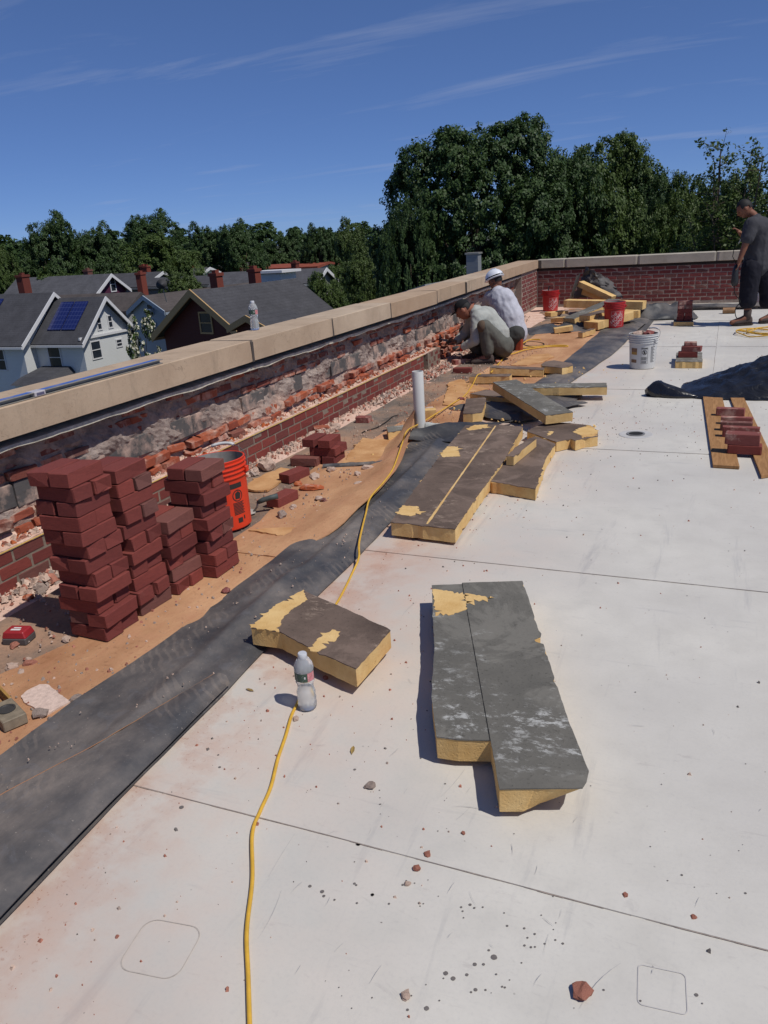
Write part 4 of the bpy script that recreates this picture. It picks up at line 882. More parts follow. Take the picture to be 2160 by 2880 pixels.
a = G(cs(185,1755), .05); LV = thing('spirit_level', 'wooden mason level with a round dial lying on the fibreboard, lower left', 'spirit level', (a.x-.02, a.y-.0, .027), math.radians(24))
m = MB(); m.box((-.040,-.03,.0),(.040,.115,.040)); m.build('end_block', simple('grey_worn_wood', lin((128,116,98)), .8, .25, 30), LV, bevel=.003)
m = MB(); m.box((-.040,.115,.0),(-.030,1.1,.04)); m.box((.030,.115,.0),(.040,1.1,.04)); m.build('rail', simple('brass_edge', lin((160,124,66)), .5, .25, 20), LV, bevel=.001)
m = MB(); m.box((-.012,.115,.004),(.012,1.1,.030)); m.build('web', WOOD, LV)
m = MB(); m.lathe([(.030,.0),(.030,.004),(.024,.0045),(.022,.001),(0,.001)], 28, (0,.045,.0402)); m.build('dial', simple('dial_black', lin((62,60,58)), .5), LV)
d_ = G(cs(0,1480),.04)-G(cs(195,1690),.04); LV.rotation_euler = (0,0,math.atan2(d_.y,d_.x)-math.pi/2)
# battery pack
a = G(cs(170,880), .03); BT = thing('battery_pack', 'red and grey cordless tool battery lying on the felt at the left edge', 'battery', (a.x,a.y+.02,.018), math.radians(15))
m = MB(); m.hexa([(-.055,-.035,.028),(.055,-.035,.028),(.055,.04,.028),(-.055,.04,.028),(-.045,-.03,.058),(.045,-.03,.058),(.045,.035,.058),(-.045,.035,.058)]); m.build('cover', simple('battery_red', lin((150,40,46)), .45, .15), BT, bevel=.004)
m = MB(); m.box((-.054,-.037,0),(.054,.041,.030)); m.build('housing', simple('battery_grey', lin((78,74,74)), .6, .2), BT, bevel=.004)
m = MB(); m.box((-.022,-.012,.0582),(.020,.0,.0592)); m.box((-.018,.006,.0582),(.014,.014,.0592)); m.build('print', WHT, BT)
# trowel
a = G(cm(215,1090), .02); TR = thing('trowel', 'brick trowel with a dark handle and mortar stained blade, behind the orange bucket', 'trowel', (a.x,a.y,.024), math.radians(-62))
m = MB(); m.prism([(-.03,.0),(-.055,-.035),(-.015,-.12),(0,-.145),(.015,-.12),(.055,-.035),(.03,0)], .004, .006); m.build('blade', simple('mortared_steel', lin((168,162,154)), .6, .2, 30), TR)
m = MB(); m.tube([(0,-.01,.006),(0,.01,.03),(0,.02,.065)], [.007,.006,.006], 8); m.build('shank', STEEL, TR, True)
m = MB(); m.tube([(0,.02,.06),(0,.05,.072),(0,.09,.082),(0,.14,.09)], [.012,.016,.015,.017], 10); m.build('handle', simple('teal_grip', lin((66,76,76)), .6), TR, True)
# ------------------------------------------------------------------ cords
YEL = simple('yellow_cord', lin((206,162,58)), .5, .12, 30, .05, .001, .4)
def cord(name, label, pts, r_=.0056, mat_=None, sub=8):
    P = smooth_path(pts, sub); return tag(MB().tube(P, r_, 8).build(name, mat_ or YEL, None, True), label, 'cord')
A = [G((704,2950),.006),G(dd(536,2110),.006),G(dd(533,2010),.006),G(dd(545,1900),.006),G(dd(545,1800),.006),G(dd(563,1750),.006),G(dd(585,1700),.006),G(dd(600,1640),.006),G(dd(617,1590),.006),G(dd(630,1545),.006),G(dd(648,1505),.006),G(dd(676,1420),.006),G(dd(705,1340),.006),G(dd(735,1290),.006),G(dd(760,1240),.008),G(dd(775,1205),.045),G(dd(776,1170),.064),G(dd(790,1110),.072),G(dd(800,1075),.076),G(dd(830,1040),.078),G(dd(850,1010),.085),G(dd(868,960),.12),G(dd(880,930),.20)]
A += [Vector((PIPE.x-.03, PIPE.y+.12, .08)), G(cq(5,655),.045), G(cq(100,590),.04), G(cq(170,490),.05), G(cq(215,400),.11), G(cq(250,388),.115)]
cord('extension_cord', 'yellow extension cord snaking from the foreground past the bottle to the vent pipe', A)
cord('extension_cord', 'yellow extension cord lying in loops behind the squatting worker', [G(cq(350,372),.11),G(cq(425,285),.04),G(cq(465,235),.04),G(cq(455,210),.04),G(cq(560,190),.04),G(cq(690,150),.04),G(cq(900,122),.035),G(cq(1085,118),.035),G(cq(1060,108),.035),G(cq(900,112),.035),G(cq(650,132),.035),G(cq(560,125),.035),G(cq(645,95),.035),G(cq(720,55),.035),G(cq(830,52),.035)], .008)
cord('extension_cord', 'black cord loop on the felt behind the kneeling worker', [G(cq(690,85),.03),G(cq(670,100),.03),G(cq(740,118),.03),G(cq(850,108),.03),G(cq(855,88),.03),G(cq(760,72),.03),G(cq(700,75),.03)], .006, simple('black_cord', lin((40,40,40))))
rg2 = random.Random(3); c0 = G(c4(900,2060), 0); pts = []
for k in range(70):
    t = k/69*9*math.pi; rr = .20+.05*math.sin(k*.37)+rg2.uniform(-.02,.02); pts.append(Vector((c0.x+.16+.05*math.sin(k*.21)+rr*1.5*math.cos(t), c0.y-.28+rr*1.5*math.sin(t)+.05*math.cos(k*.3), .01+.04*abs(math.sin(k*.45)))))
cord('extension_cord', 'coiled yellow extension cord at the feet of the standing worker', pts, .0075, None, 4)
cord('wire', 'thin black wire lying on the grey felt left of the vent pipe', [G(cm(1290,280),.025),G(cm(1330,258),.025),G(cm(1440,225),.025),G(cm(1540,165),.025),G(cm(1600,115),.025),G(cm(1660,98),.025)], .004, BLACK)
a = G(cm(900,625), .03); b = G(cm(1555,580), .03)
rows = [[(a.x+(b.x-a.x)*t, a.y+(b.y-a.y)*t+.035*(j/5-.5)+.01*fbm(t,0,1,3), .032+.02*math.sin(math.pi*j/5)*(1-.4*t)+.008*fbm(t*3,j,0,2)) for j in range(6)] for t in [k/24 for k in range(25)]]
tag(grid_sheet('rubber_scrap', rows, RUBBER, None, .006), 'narrow black rubber scrap lying in front of the small brick pile', 'rubber scrap')
# ------------------------------------------------------------------ rubble
def rock_mesh(name, mat_, seed, sub=2, rough=.32, flat=.7):
    bm = bmesh.new(); bmesh.ops.create_icosphere(bm, subdivisions=sub, radius=.5)
    for v in bm.verts:
        d = v.co.normalized(); k = 1+rough*noise.noise(d*1.6+Vector((seed*3.1,0,0)))*1.6+rough*.5*noise.noise(d*4+Vector((0,seed*2.7,0))); c = d*.5*k
        q = .12; v.co = Vector((round(c.x/q)*q*.5+c.x*.5, round(c.y/q)*q*.5+c.y*.5, c.z*flat))
    me = bpy.data.meshes.new(name); bm.to_mesh(me); bm.free(); me.materials.append(mat_); return me
ROCKS = {k: [rock_mesh('rock', mt, s, 2) for s in range(4)] for k, mt in (('pale',STONE),('grey',STONE_GREY),('red',STONE_RED),('orange',BRICK_ORANGE),('dusty',BRICK_DUSTY))}
def rock(px, z, kind, size, label, name='rubble_stone', cat='stone', rz=None):
    p = G(px, z); s = size if isinstance(size, tuple) else (size,size*.8,size*.7)
    o = put(name, ROCKS[kind], (p.x, p.y+s[1]*.2, z+s[2]*.26), s, (0,0,rg.uniform(0,6) if rz is None else rz), None, rg); return tag(o, label, cat)
rock(dd(798,1703), 0, 'grey', .036, 'grey pebble on the white roof between the yellow cord and the big board')
rock(dd(1256,2152), 0, 'red', (.047,.04,.03), 'flat red brick chip on the white roof near the bottom edge', 'brick_chip', 'brick chip', 1.2)
rock(dd(875,2156), 0, 'pale', .026, 'pale pebble at the bottom edge of the white roof'); rock(dd(1350,1937), 0, 'red', .017, 'small reddish pebble below the lap seam at the right')
rock(dd(1498,1985), 0, 'red', .017, 'lone red pebble farthest right on the lap seam'); rock(dd(638,1556), 0, 'pale', .026, 'pink pebble touching the yellow cord below the bottle')
rock(dd(702,1467), 0, 'red', .026, 'red chip beside the bottle in the shadow of the foam slab', 'brick_chip', 'brick chip'); rock(dd(900,1880), 0, 'red', .024, 'reddish stone just below the seam in the spattered area'); rock(dd(922,1850), 0, 'red', .024, 'reddish stone on the seam in the spattered area')
rock(dd(880,1912), 0, 'pale', .018, 'pale pinkish chip below the seam stones'); rock(dd(1000,1802), 0, 'red', .014, 'tiny red chip above the seam, left of the big board end')
rock(dd(487,1280), .024, 'dusty', .05, 'reddish rock on the fibreboard right of the brick stacks'); rock(dd(513,1308), .03, 'pale', .028, 'pale pebble at the edge of the rubber strip near the stacks')
rock(dd(607,1120), .024, 'grey', (.06,.055,.075), 'white smeared brick fragment standing below the loose brick', 'brick_fragment', 'brick fragment'); rock(dd(632,1098), .024, 'pale', .05, 'rounded pale stone next to the white smeared fragment')
rock(cm(770,860), .024, 'orange', (.17,.06,.06), 'long orange brick shard on the fibreboard by the loose bricks', 'brick_shard', 'brick fragment', .25); rock(cm(640,815), .024, 'orange', (.07,.05,.05), 'small orange brick shard beside the long orange one', 'brick_shard', 'brick fragment')
rock(cm(845,960), .024, 'pale', .055, 'pale stone alone on the fibreboard right of the loose brick'); rock(cm(895,980), .024, 'dusty', .05, 'brown stone touching the pale one on the fibreboard')
rock(cm(1250,815), .022, 'pale', (.07,.04,.04), 'flat pale stone right of the orange shard'); rock(cm(1340,650), .024, 'pale', (.09,.05,.05), 'elongated pale stone at the end of the black scrap'); rock(cm(970,670), .024, 'pale', .07, 'pale stone at the right of the crosswise brick')
rock(cm(800,740), .022, 'pale', (.14,.07,.04), 'broad pale rubble lump above the orange shard'); rock(cm(1240,715), .022, 'pale', .06, 'pale stone in the middle of the open fibreboard'); rock(cm(320,660), .012, 'pale', (.14,.12,.13), 'large pale mortar lump at the foot of the new brick wall')
rock(cm(200,680), .012, 'pale', (.10,.06,.05), 'smooth pale stone beside the orange bucket rim by the wall'); rock(cm(245,640), .012, 'orange', (.07,.05,.05), 'orange chip in the rubble left of the large mortar lump', 'brick_chip', 'brick chip')
rock(cm(860,280), .012, 'orange', (.16,.09,.10), 'broken orange brick end behind the small brick pile', 'brick_fragment', 'brick fragment'); rock(cm(780,330), .012, 'pale', (.14,.08,.07), 'white mortar lump behind the left of the small brick pile'); rock(cm(1010,245), .012, 'pale', (.12,.09,.08), 'pale lump in the rubble right of the broken brick end')
rock(c5(840,262), .022, 'pale', (.13,.08,.07), 'pinkish stone just right of the vent pipe'); rock(c5(200,720), .024, 'pale', .03, 'tiny pale stone next to the rounded pale stone'); rock(c5(990,212), .022, 'dusty', .08, 'brown rubble heap by the cord behind the vent pipe')
rock(cs(120,1200), .018, 'pale', .055, 'speckled round stone near the battery pack'); rock(cs(320,1160), .018, 'red', (.06,.035,.04), 'red brick piece beside the speckled stone', 'brick_fragment', 'brick fragment'); rock(cs(225,1235), .020, 'pale', (.045,.025,.02), 'pale flat chip below the red brick piece')
rock(cs(310,1105), .020, 'pale', .03, 'white stone above the red brick piece at the left edge'); rock(cs(150,955), .018, 'red', (.05,.035,.035), 'brick lump leaning on the battery pack', 'brick_fragment', 'brick fragment'); rock(cs(725,885), .020, 'pale', (.045,.035,.032), 'pale stone at the foot of the nearest stack')
rock(cs(420,1725), .024, 'grey', (.062,.05,.04), 'grey rock at the corner of the white mortar patch'); rock(cs(835,1545), .024, 'grey', (.05,.035,.032), 'grey brick crumb at the right corner of the white mortar patch'); rock(cs(365,1910), .022, 'red', .022, 'small red chip in front of the wooden level', 'brick_chip', 'brick chip')
rock(cs(310,415), .012, 'orange', (.06,.04,.035), 'orange crumb in the rubble by the low wall at the left edge', 'brick_chip', 'brick chip'); rock(cs(440,370), .012, 'grey', .055, 'grey lump in the rubble by the low wall at the left edge')
rock(c3(660,1000), .026, 'orange', (.07,.06,.06), 'orange brick bit in front of the boot of the squatting worker', 'brick_chip', 'brick chip')
for k, (dx, dy, s_, kind, lab) in enumerate([(-.06,.0,.11,'pale','pale pink stone on the left in the white bucket'),(.04,-.01,.11,'dusty','broken red brick in the white bucket, nearer one'),(.05,.06,.10,'dusty','broken red brick in the white bucket, farther one'),(-.02,.07,.10,'grey','grey lump at the back of the white bucket')]):
    o = put('rubble_stone', ROCKS[kind], (WB[0]+dx, WB[1]+dy, .36), (s_,s_*.8,s_*.9), (0,0,k*1.3), None, rg); tag(o, lab, 'stone')
m = MB(); m.lathe([(.13,.30),(.138,.325),(.09,.345),(.0,.35)], 24, (WB[0],WB[1],.002)); stuff(tag(m.build('rubble_fill', STONE_GREY), 'mortar rubble filling the white bucket', 'rubble'))
# white mortar patch on the fibreboard
m = MB(); m.prism(jag([G(cs(*q),.025)[:2] for q in ((235,1500),(300,1440),(440,1370),(545,1375),(640,1460),(785,1560),(520,1705),(400,1640),(270,1570))], .012, .004, 5), .02, .029); tag(m.build('mortar_patch', simple('white_mortar', lin((204,180,166)), .95, .15, 60, .8, .006)), 'flat white mortar patch dried on the fibreboard, lower left', 'mortar')
# gravel: chips too many to count
def gravel(name, label, n, fn, mats, seed, smin=.004, smax=.014):
    rg = random.Random(seed); m = MB(); nm = len(mats)
    for i in range(n):
        x, y, z = fn(rg); s = smin+(smax-smin)*rg.random()**2.6; vs = []
        a0 = rg.uniform(0,6.28)
        for k in range(4):
            a = a0+k*1.57+rg.uniform(-.4,.4); vs.append((x+s*math.cos(a)*rg.uniform(.6,1.2), y+s*math.sin(a)*rg.uniform(.6,1.2), z-.001))
        vs += [(x+s*.5*math.cos(a0+k*1.57+.3), y+s*.5*math.sin(a0+k*1.57+.3), z+s*rg.uniform(.4,1.1)) for k in range(4)]
        m.add(vs, [(4,5,6,7),(0,1,5,4),(1,2,6,5),(2,3,7,6),(3,0,4,7)], rg.randrange(nm))
    stuff(tag(m.build(name, mats), label, 'rubble'))
def along_wall(rg):
    y = rg.uniform(.9, 13.9); k = .5+.5*fbm(y, 2, 0, 1.3); x = wall_x(y)+.005+abs(rg.gauss(0,.07))*(.4+1.3*max(0,k)); return x, y, .012+.03*max(0,k-.35)*math.exp(-((x-wall_x(y)-.05)/.07)**2)
gravel('rubble', 'pale mortar crumbs and brick chips along the foot of the parapet', 5200, along_wall, [STONE,STONE,STONE_GREY,STONE_RED,STONE], 1, .004, .024)
def heap(rg):
    c = rg.choice(((-2.93,8.1,.28),(-2.95,8.7,.2),(-2.97,6.9,.16),(-2.98,2.6,.12),(-2.97,4.3,.12),(-2.94,5.5,.14),(-2.95,7.6,.2))); a, r_ = rg.uniform(0,6.28), abs(rg.gauss(0,.5))*c[2]
    return max(wall_x(0)+.01, c[0]+r_*math.cos(a)*.5), c[1]+r_*math.sin(a)*1.4, .014+max(0,.05-.25*r_)*rg.random()
gravel('rubble', 'heaps of pale mortar rubble against the low new brick wall', 1300, heap, [STONE,STONE,STONE_GREY,STONE_RED], 2, .010, .034)
gravel('rubble', 'rubble crumbs lying on the ledge above the new brick', 1800, lambda rg: ((lambda y: (wall_x(y)-.03-abs(rg.gauss(0,.045)), y, .218))(rg.uniform(.9,8.9))), [STONE,STONE,STONE_RED,BRICK_ORANGE], 3, .004, .026)
gravel('brick_crumbs', 'tiny crumbs scattered over the tan fibreboard and felt', 3600, lambda rg: (rg.uniform(-2.84,-2.02), rg.uniform(.9,10.5), .026), [STONE_RED,STONE,STONE_GREY,DIRT], 4, .0015, .011)
def on_roof(rg):
    if rg.random() < .62: y = rg.uniform(.7,6.5); return -1.5+abs(rg.gauss(0,.42)), y, .001
    return rg.uniform(-1.2,1.0), rg.uniform(.9,12), .001
gravel('brick_crumbs', 'tiny brick and mortar crumbs scattered over the white roof', 1150, on_roof, [STONE_RED,STONE_RED,STONE,STONE_GREY,DROP], 5, .0012, .0075)
gravel('brick_crumbs', 'dusty crumbs caught on the black rubber strip', 260, lambda rg: (rg.uniform(-1.95,-1.62), rg.uniform(.9,5.2), .052), [STONE,STONE_GREY], 6, .001, .006)
def drainbits(rg): return dr.x+rg.gauss(0,.5), dr.y+rg.gauss(.4,.7), .001
gravel('brick_crumbs', 'dark crumbs scattered round the roof drain and foam pile', 420, drainbits, [DROP,STONE_RED,DIRT], 7, .0015, .006)
# dry leaves and paper roll
def leaf(px, label, rz, c_=(120,84,40), s=.03):
    p = G(px); m = MB(); m.add([(0,-1,0),(.3,-.3,.12),(.25,.5,.10),(0,1,.02),(-.25,.5,.12),(-.3,-.3,.10)], [(0,1,2,3),(0,3,4,5)]); o = m.build('dry_leaf', simple('leaf_dry', lin(c_), .8)); o.scale = (s,s,s); o.location = (p.x,p.y,.003); o.rotation_euler = (0,0,rz); tag(o, label, 'leaf')
leaf(dd(762,1622), 'curled yellow seed pod on the roof below the bottle', .3, (150,124,70), .022); leaf(dd(540,1492), 'yellowish dry leaf between the rubber strip and the bottle', 1.4, (140,116,70), .02); leaf(dd(890,1163), 'reddish dry leaf in front of the longest foam board', 1.2, (120,66,48), .05); leaf(dd(371,2330*.985), 'small yellow dry leaf left of the yellow cord', .1, (140,116,60), .016)
p = G(c4(470,1800)); tag(MB().tube([(p.x-.09,p.y,.048),(p.x+.09,p.y+.01,.048)], .046, 16).build('cardboard_roll', simple('brown_roll', lin((150,116,84)), .8, .25, 12), None, auto=50), 'short brown roll lying on the roof left of the standing worker', 'roll')

TAN2 = (lambda t: t.done(t.mix(t.ramp(t.noise(5,7,.65), .3,.7), lin((168,120,78)), lin((206,164,118))), .95, t.noise(40,5,.7), .4, .006, .1))(NT('pale_fibreboard').world())
# foam crumbs and more offcuts along the torn strip
def foambits(rg):
    c = rg.choice(((-1.75,5.3,.35),(-1.55,6.4,.45),(-1.9,7.2,.4),(-1.6,8.3,.4),(-1.9,12.3,.5),(-2.1,13.2,.5),(-1.25,5.0,.25))); return c[0]+rg.gauss(0,c[2]*.6), c[1]+rg.gauss(0,c[2]), .034
gravel('foam_crumbs', 'yellow foam crumbs scattered around the torn insulation boards', 420, foambits, [FOAM], 9, .004, .02)
for lab, x, y, L_, w_, a, z in (('small foam scrap on the fibreboard just behind the pipe curl',-2.3,6.25,.16,.10,.4,.09),('thin foam sliver left of the nearer red bucket',-1.72,11.2,.34,.07,1.2,.10),('foam chunk on the felt right of the kneeling worker',-2.12,11.6,.26,.14,.3,.10),('foam offcut lying against the left foot of the far heap',-2.35,12.7,.30,.16,-.5,.11),('narrow foam strip in front of the far heap',-2.0,12.3,.50,.08,.15,.10),('foam offcut between the far heap and the far red bucket',-2.62,13.7,.35,.18,.8,.11)):
    A_ = Vector((x-L_/2*math.cos(a), y-L_/2*math.sin(a), z)); plank(lab, A_, A_+Vector((L_*math.cos(a), L_*math.sin(a), rg.uniform(-.015,.03))), w_, .07, FACER_BR, rg.random() < .7, 0, 0, .010)
for lab, x, y, rx, ry, h_, sd in (('crumpled black rubber scrap beside the narrow foam strip, left of the red bucket',-2.05,12.0,.30,.28,.10,41),('torn black felt scrap behind the kneeling worker',-2.45,11.9,.28,.35,.07,43)): crumple('rubber_sheet', lab, x-rx, x+rx, y-ry, y+ry, h_, RUBBER2, sd, 20, 20, .4, 4, .022)

for lab, f, pts in (('torn tan fibreboard tongue lying on the felt behind the trowel', cm, [(85,850),(200,868),(330,866),(420,810),(500,745),(560,650),(470,640),(300,700),(180,770)]),
    ('raised tan fibreboard flap right of the small brick pile', cm, [(1090,590),(1150,500),(1300,330),(1440,350),(1560,345),(1640,420),(1560,540),(1330,590)]),
    ('lighter tan fibreboard sheet edge running past the orange bucket', cm, [(140,1275),(420,1245),(800,1235),(1080,1250),(1000,1330),(500,1330)]),
    ('torn tan fibreboard piece behind the vent pipe by the cord', cq, [(-60,470),(60,440),(180,500),(330,530),(140,570),(40,700),(-120,690)]),
    ('ragged tan fibreboard edge between the far foam boards and the worker', cq, [(540,300),(640,250),(760,200),(900,190),(960,215),(850,270),(700,305)])):
    m = MB(); m.prism(jag([G(f(*q), .03)[:2] for q in pts], .02, .014, len(lab)), .022, lambda x, y: .034+.006*fbm(x,y,0,4)); tag(m.build('torn_fibreboard', TAN2), lab, 'torn board')
# ------------------------------------------------------------------ ground, houses
GZ = -11.0
def m_ground():
    t = NT('lawn_and_yards').world(); a = t.noise(.12, 6, .6); b = t.noise(2, 5, .6); return t.done(t.mix(t.ramp(a,.42,.58), t.mix(t.ramp(b,.3,.7), (.035,.06,.02,1), (.06,.09,.03,1)), (.12,.115,.105,1)), .95)
m = MB(); m.add([(-900,-200,GZ),(700,-200,GZ),(700,1400,GZ),(-900,1400,GZ)], [(0,1,2,3)]); struct(m.build('ground', m_ground()))
m = MB(); m.add([(-24,-200,GZ+.01),(-16,-200,GZ+.01),(-16,600,GZ+.01),(-24,600,GZ+.01)], [(0,1,2,3)]); struct(m.build('road', simple('asphalt', (.05,.05,.052), .9, .15, 3)))
def m_shingle(name, c):
    t = NT(name).world(); a = t.noise(1.2, 6, .6); b = t.noise(9, 4, .7); x, y, z = t.xyz()
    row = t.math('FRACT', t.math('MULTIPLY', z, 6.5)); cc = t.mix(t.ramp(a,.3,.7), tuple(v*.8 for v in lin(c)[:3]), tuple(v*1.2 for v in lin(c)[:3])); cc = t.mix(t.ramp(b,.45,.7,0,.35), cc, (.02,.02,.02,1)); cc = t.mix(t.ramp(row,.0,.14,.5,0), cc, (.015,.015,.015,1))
    return t.done(cc, .9, row, .3, .03, .2)
def m_siding(name, c, k=9.0):
    t = NT(name).world(); x, y, z = t.xyz(); row = t.math('FRACT', t.math('MULTIPLY', z, k)); a = t.noise(.8, 5)
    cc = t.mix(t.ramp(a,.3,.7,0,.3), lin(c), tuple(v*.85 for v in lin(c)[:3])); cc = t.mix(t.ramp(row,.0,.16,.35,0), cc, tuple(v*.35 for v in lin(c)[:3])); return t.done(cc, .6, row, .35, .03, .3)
SH_DARK = m_shingle('dark_shingles', (72,72,76)); SH_GREY = m_shingle('grey_shingles', (84,84,88)); SH_BROWN = m_shingle('brown_shingles', (82,76,74)); SH_RED = m_shingle('red_shingles', (140,74,58))
SD_WHITE = m_siding('white_siding', (214,216,214)); SD_PURPLE = m_siding('purple_siding', (86,44,66)); SD_MAROON = m_siding('maroon_siding', (78,34,34), 6); SD_PALE = m_siding('pale_blue_siding', (150,162,174)); SD_GREY = m_siding('grey_siding', (150,150,146))
TRIM_W = simple('white_trim', lin((206,206,206)), .6, .06); TRIM_TAN = simple('tan_trim', lin((172,142,98)), .7, .1); PANE = simple('dark_pane', lin((40,46,54)), .15, .2, 2, .02, .01, .6); SOLAR = (lambda t: t.done(t.mix(t.ramp(t.math('MAXIMUM', t.wave(1.0,None,'X',0,'SIN'), t.wave(1.0,None,'Y',0,'SIN')), .965,.99), lin((26,34,84)), lin((60,68,110))), .2))(NT('solar_cells')); CHIM = m_brick('chimney_brick', (130,68,56), (104,54,46), .12)
def gable(th, x0, x1, y0, y1, eave, ridge, wall, roof_, trim, over=.45, base=GZ, tag_='', rake=.22, name_roof='roof', windows=()):
    """block with the ridge along x, front gable at x0 (facing +x), back at x1; coordinates are the thing's own"""
    yc = (y0+y1)/2; m = MB(); P = [(y0,base),(y1,base),(y1,eave),(yc,ridge),(y0,eave)]
    n = 5; m.add([(x0,p[0],p[1]) for p in P]+[(x1,p[0],p[1]) for p in P], [(0,1,2,3,4),(9,8,7,6,5)]+[((i+1)%n,i,n+i,n+(i+1)%n) for i in range(n)]); m.build('wall', wall, th)
    sl = (ridge-eave)/((y1-y0)/2); rf = MB(); t = .16
    for s, ye in ((-1,y0),(1,y1)):
        yo = ye+s*over; zo = eave-sl*over+.05; zr = ridge+.05; a0, a1 = x0+over, x1-over
        rf.hexa([(a0,yo,zo),(a1,yo,zo),(a1,yc,zr),(a0,yc,zr),(a0,yo,zo+t),(a1,yo,zo+t),(a1,yc,zr+t),(a0,yc,zr+t)])
    R = rf.build(name_roof, roof_, th)
    for s, ye in ((-1,y0),(1,y1)):
        yo = ye+s*over; zo = eave-sl*over; r_ = MB(); r_.hexa([(x0+over-.04,yo,zo-.12),(x0+over+.05,yo,zo-.12),(x0+over+.05,yc,ridge-.12),(x0+over-.04,yc,ridge-.12),(x0+over-.04,yo,zo+rake),(x0+over+.05,yo,zo+rake),(x0+over+.05,yc,ridge+rake),(x0+over-.04,yc,ridge+rake)]); r_.build('rake_board', trim, R)
        g = MB(); g.box((x1-over,yo-.07,zo-.06),(x0+over,yo+.07,zo+.12)); g.build('gutter', trim, R)
    for (wy0, wz0, wy1, wz1) in windows: window(th, x0, wy0, wz0, wy1, wz1, trim)
    return R
def window(th, x, y0, z0, y1, z1, trim, fw=.10):
    m = MB()
    for a, b in (((y0-fw,z0-fw),(y1+fw,z0)),((y0-fw,z1),(y1+fw,z1+fw)),((y0-fw,z0),(y0,z1)),((y1,z0),(y1+fw,z1)),((y0,(z0+z1)/2-.03),(y1,(z0+z1)/2+.03))): m.box((x-.05,a[0],a[1]),(x+.06,b[0],b[1]))
    w_ = m.build('window', trim, th); p = MB(); p.box((x-.04,y0,z0),(x+.02,y1,z1)); p.build('pane', PANE, w_)
def side_window(th, y, x0, z0, x1, z1, trim, fw=.10):
    m = MB()
    for a, b in (((x0-fw,z0-fw),(x1+fw,z0)),((x0-fw,z1),(x1+fw,z1+fw)),((x0-fw,z0),(x0,z1)),((x1,z0),(x1+fw,z1)),((x0,(z0+z1)/2-.03),(x1,(z0+z1)/2+.03))): m.box((a[0],y-.06,a[1]),(b[0],y+.05,b[1]))
    w_ = m.build('window', trim, th); p = MB(); p.box((x0,y-.02,z0),(x1,y+.04,z1)); p.build('pane', PANE, w_)
def chimney(th, R, x, y, z0, z1, w_=.7, d_=.6):
    m = MB(); m.box((x-d_/2,y-w_/2,z0),(x+d_/2,y+w_/2,z1)); m.box((x-d_/2-.06,y-w_/2-.06,z1),(x+d_/2+.06,y+w_/2+.06,z1+.18)); m.box((x-.15,y-.15,z1+.18),(x+.15,y+.15,z1+.35)); m.build('chimney', CHIM, R)
def house_at(label, X, cat='house', rz=0.0, Y=0.0): return thing('house', label, cat, (X, Y, 0), rz)
def gp(c, X): v = GX(c, X); return v.y, v.z
# white house with solar panels
X0 = -46.94; th = house_at('white clapboard house with solar panels on its dark roof, at the left edge', X0)
R = gable(th, 0, -5.5, 48.95, 54.95, -5.1, -2.25, SD_WHITE, SH_DARK, TRIM_W, .5, windows=[(51.0,-4.55,51.4,-3.65),(52.3,-4.55,52.7,-3.65),(49.85,-6.75,50.85,-5.45),(52.85,-6.2,53.45,-5.7)])
m = MB(); m.box((.02,48.6,-5.12),(.16,55.3,-4.92)); m.build('belt_board', TRIM_W, th)
R2 = gable(th, -5.0, -14, 47.6, 55.5, -5.1, -1.75, SD_WHITE, SH_DARK, TRIM_W, .5)
side_window(th, 48.95, -3.7, -7.3, -2.5, -5.7, TRIM_W); side_window(th, 47.6, -8.2, -7.3, -7.2, -5.7, TRIM_W); side_window(th, 47.6, -10.6, -7.3, -9.6, -5.7, TRIM_W)
def slope_panel(th, R, x0, x1, ya, yb, y0, yc, eave, ridge, n):
    sl = (ridge-eave)/(yc-y0)
    for k in range(n):
        a = x0+(x1-x0)*k/n+.05; b = x0+(x1-x0)*(k+1)/n-.05; m = MB(); za, zb = eave+(ya-y0)*sl+.28, eave+(yb-y0)*sl+.28
        m.hexa([(a,ya,za),(b,ya,za),(b,yb,zb),(a,yb,zb),(a,ya,za+.06),(b,ya,za+.06),(b,yb,zb+.06),(a,yb,zb+.06)]); m.build('solar_panel', SOLAR, R)
slope_panel(th, R, -3.9, -.9, 49.4, 51.5, 48.95, 51.95, -5.1, -2.25, 2); slope_panel(th, R2, -14, -9.6, 48.6, 51.0, 47.6, 51.55, -5.1, -1.75, 4)
y_, z_ = gp(c1(235,150), X0-8.5); chimney(th, R2, -8.5, y_, -3.0, gp(c1(235,65), X0-8.5)[1], .8, .7)
m = MB(); m.hexa([(-1.2,45.6,-8.2),(-5.0,45.6,-8.2),(-5.0,48.9,-7.7),(-1.2,48.9,-7.7),(-1.6,46.4,-7.7),(-4.6,46.4,-7.7),(-4.6,48.9,-7.2),(-1.6,48.9,-7.2)]); m.build('bay_roof', SH_DARK, th)
m = MB(); m.box((-4.8,45.9,GZ),(-1.5,48.9,-8.2)); m.build('bay', SD_WHITE, th)
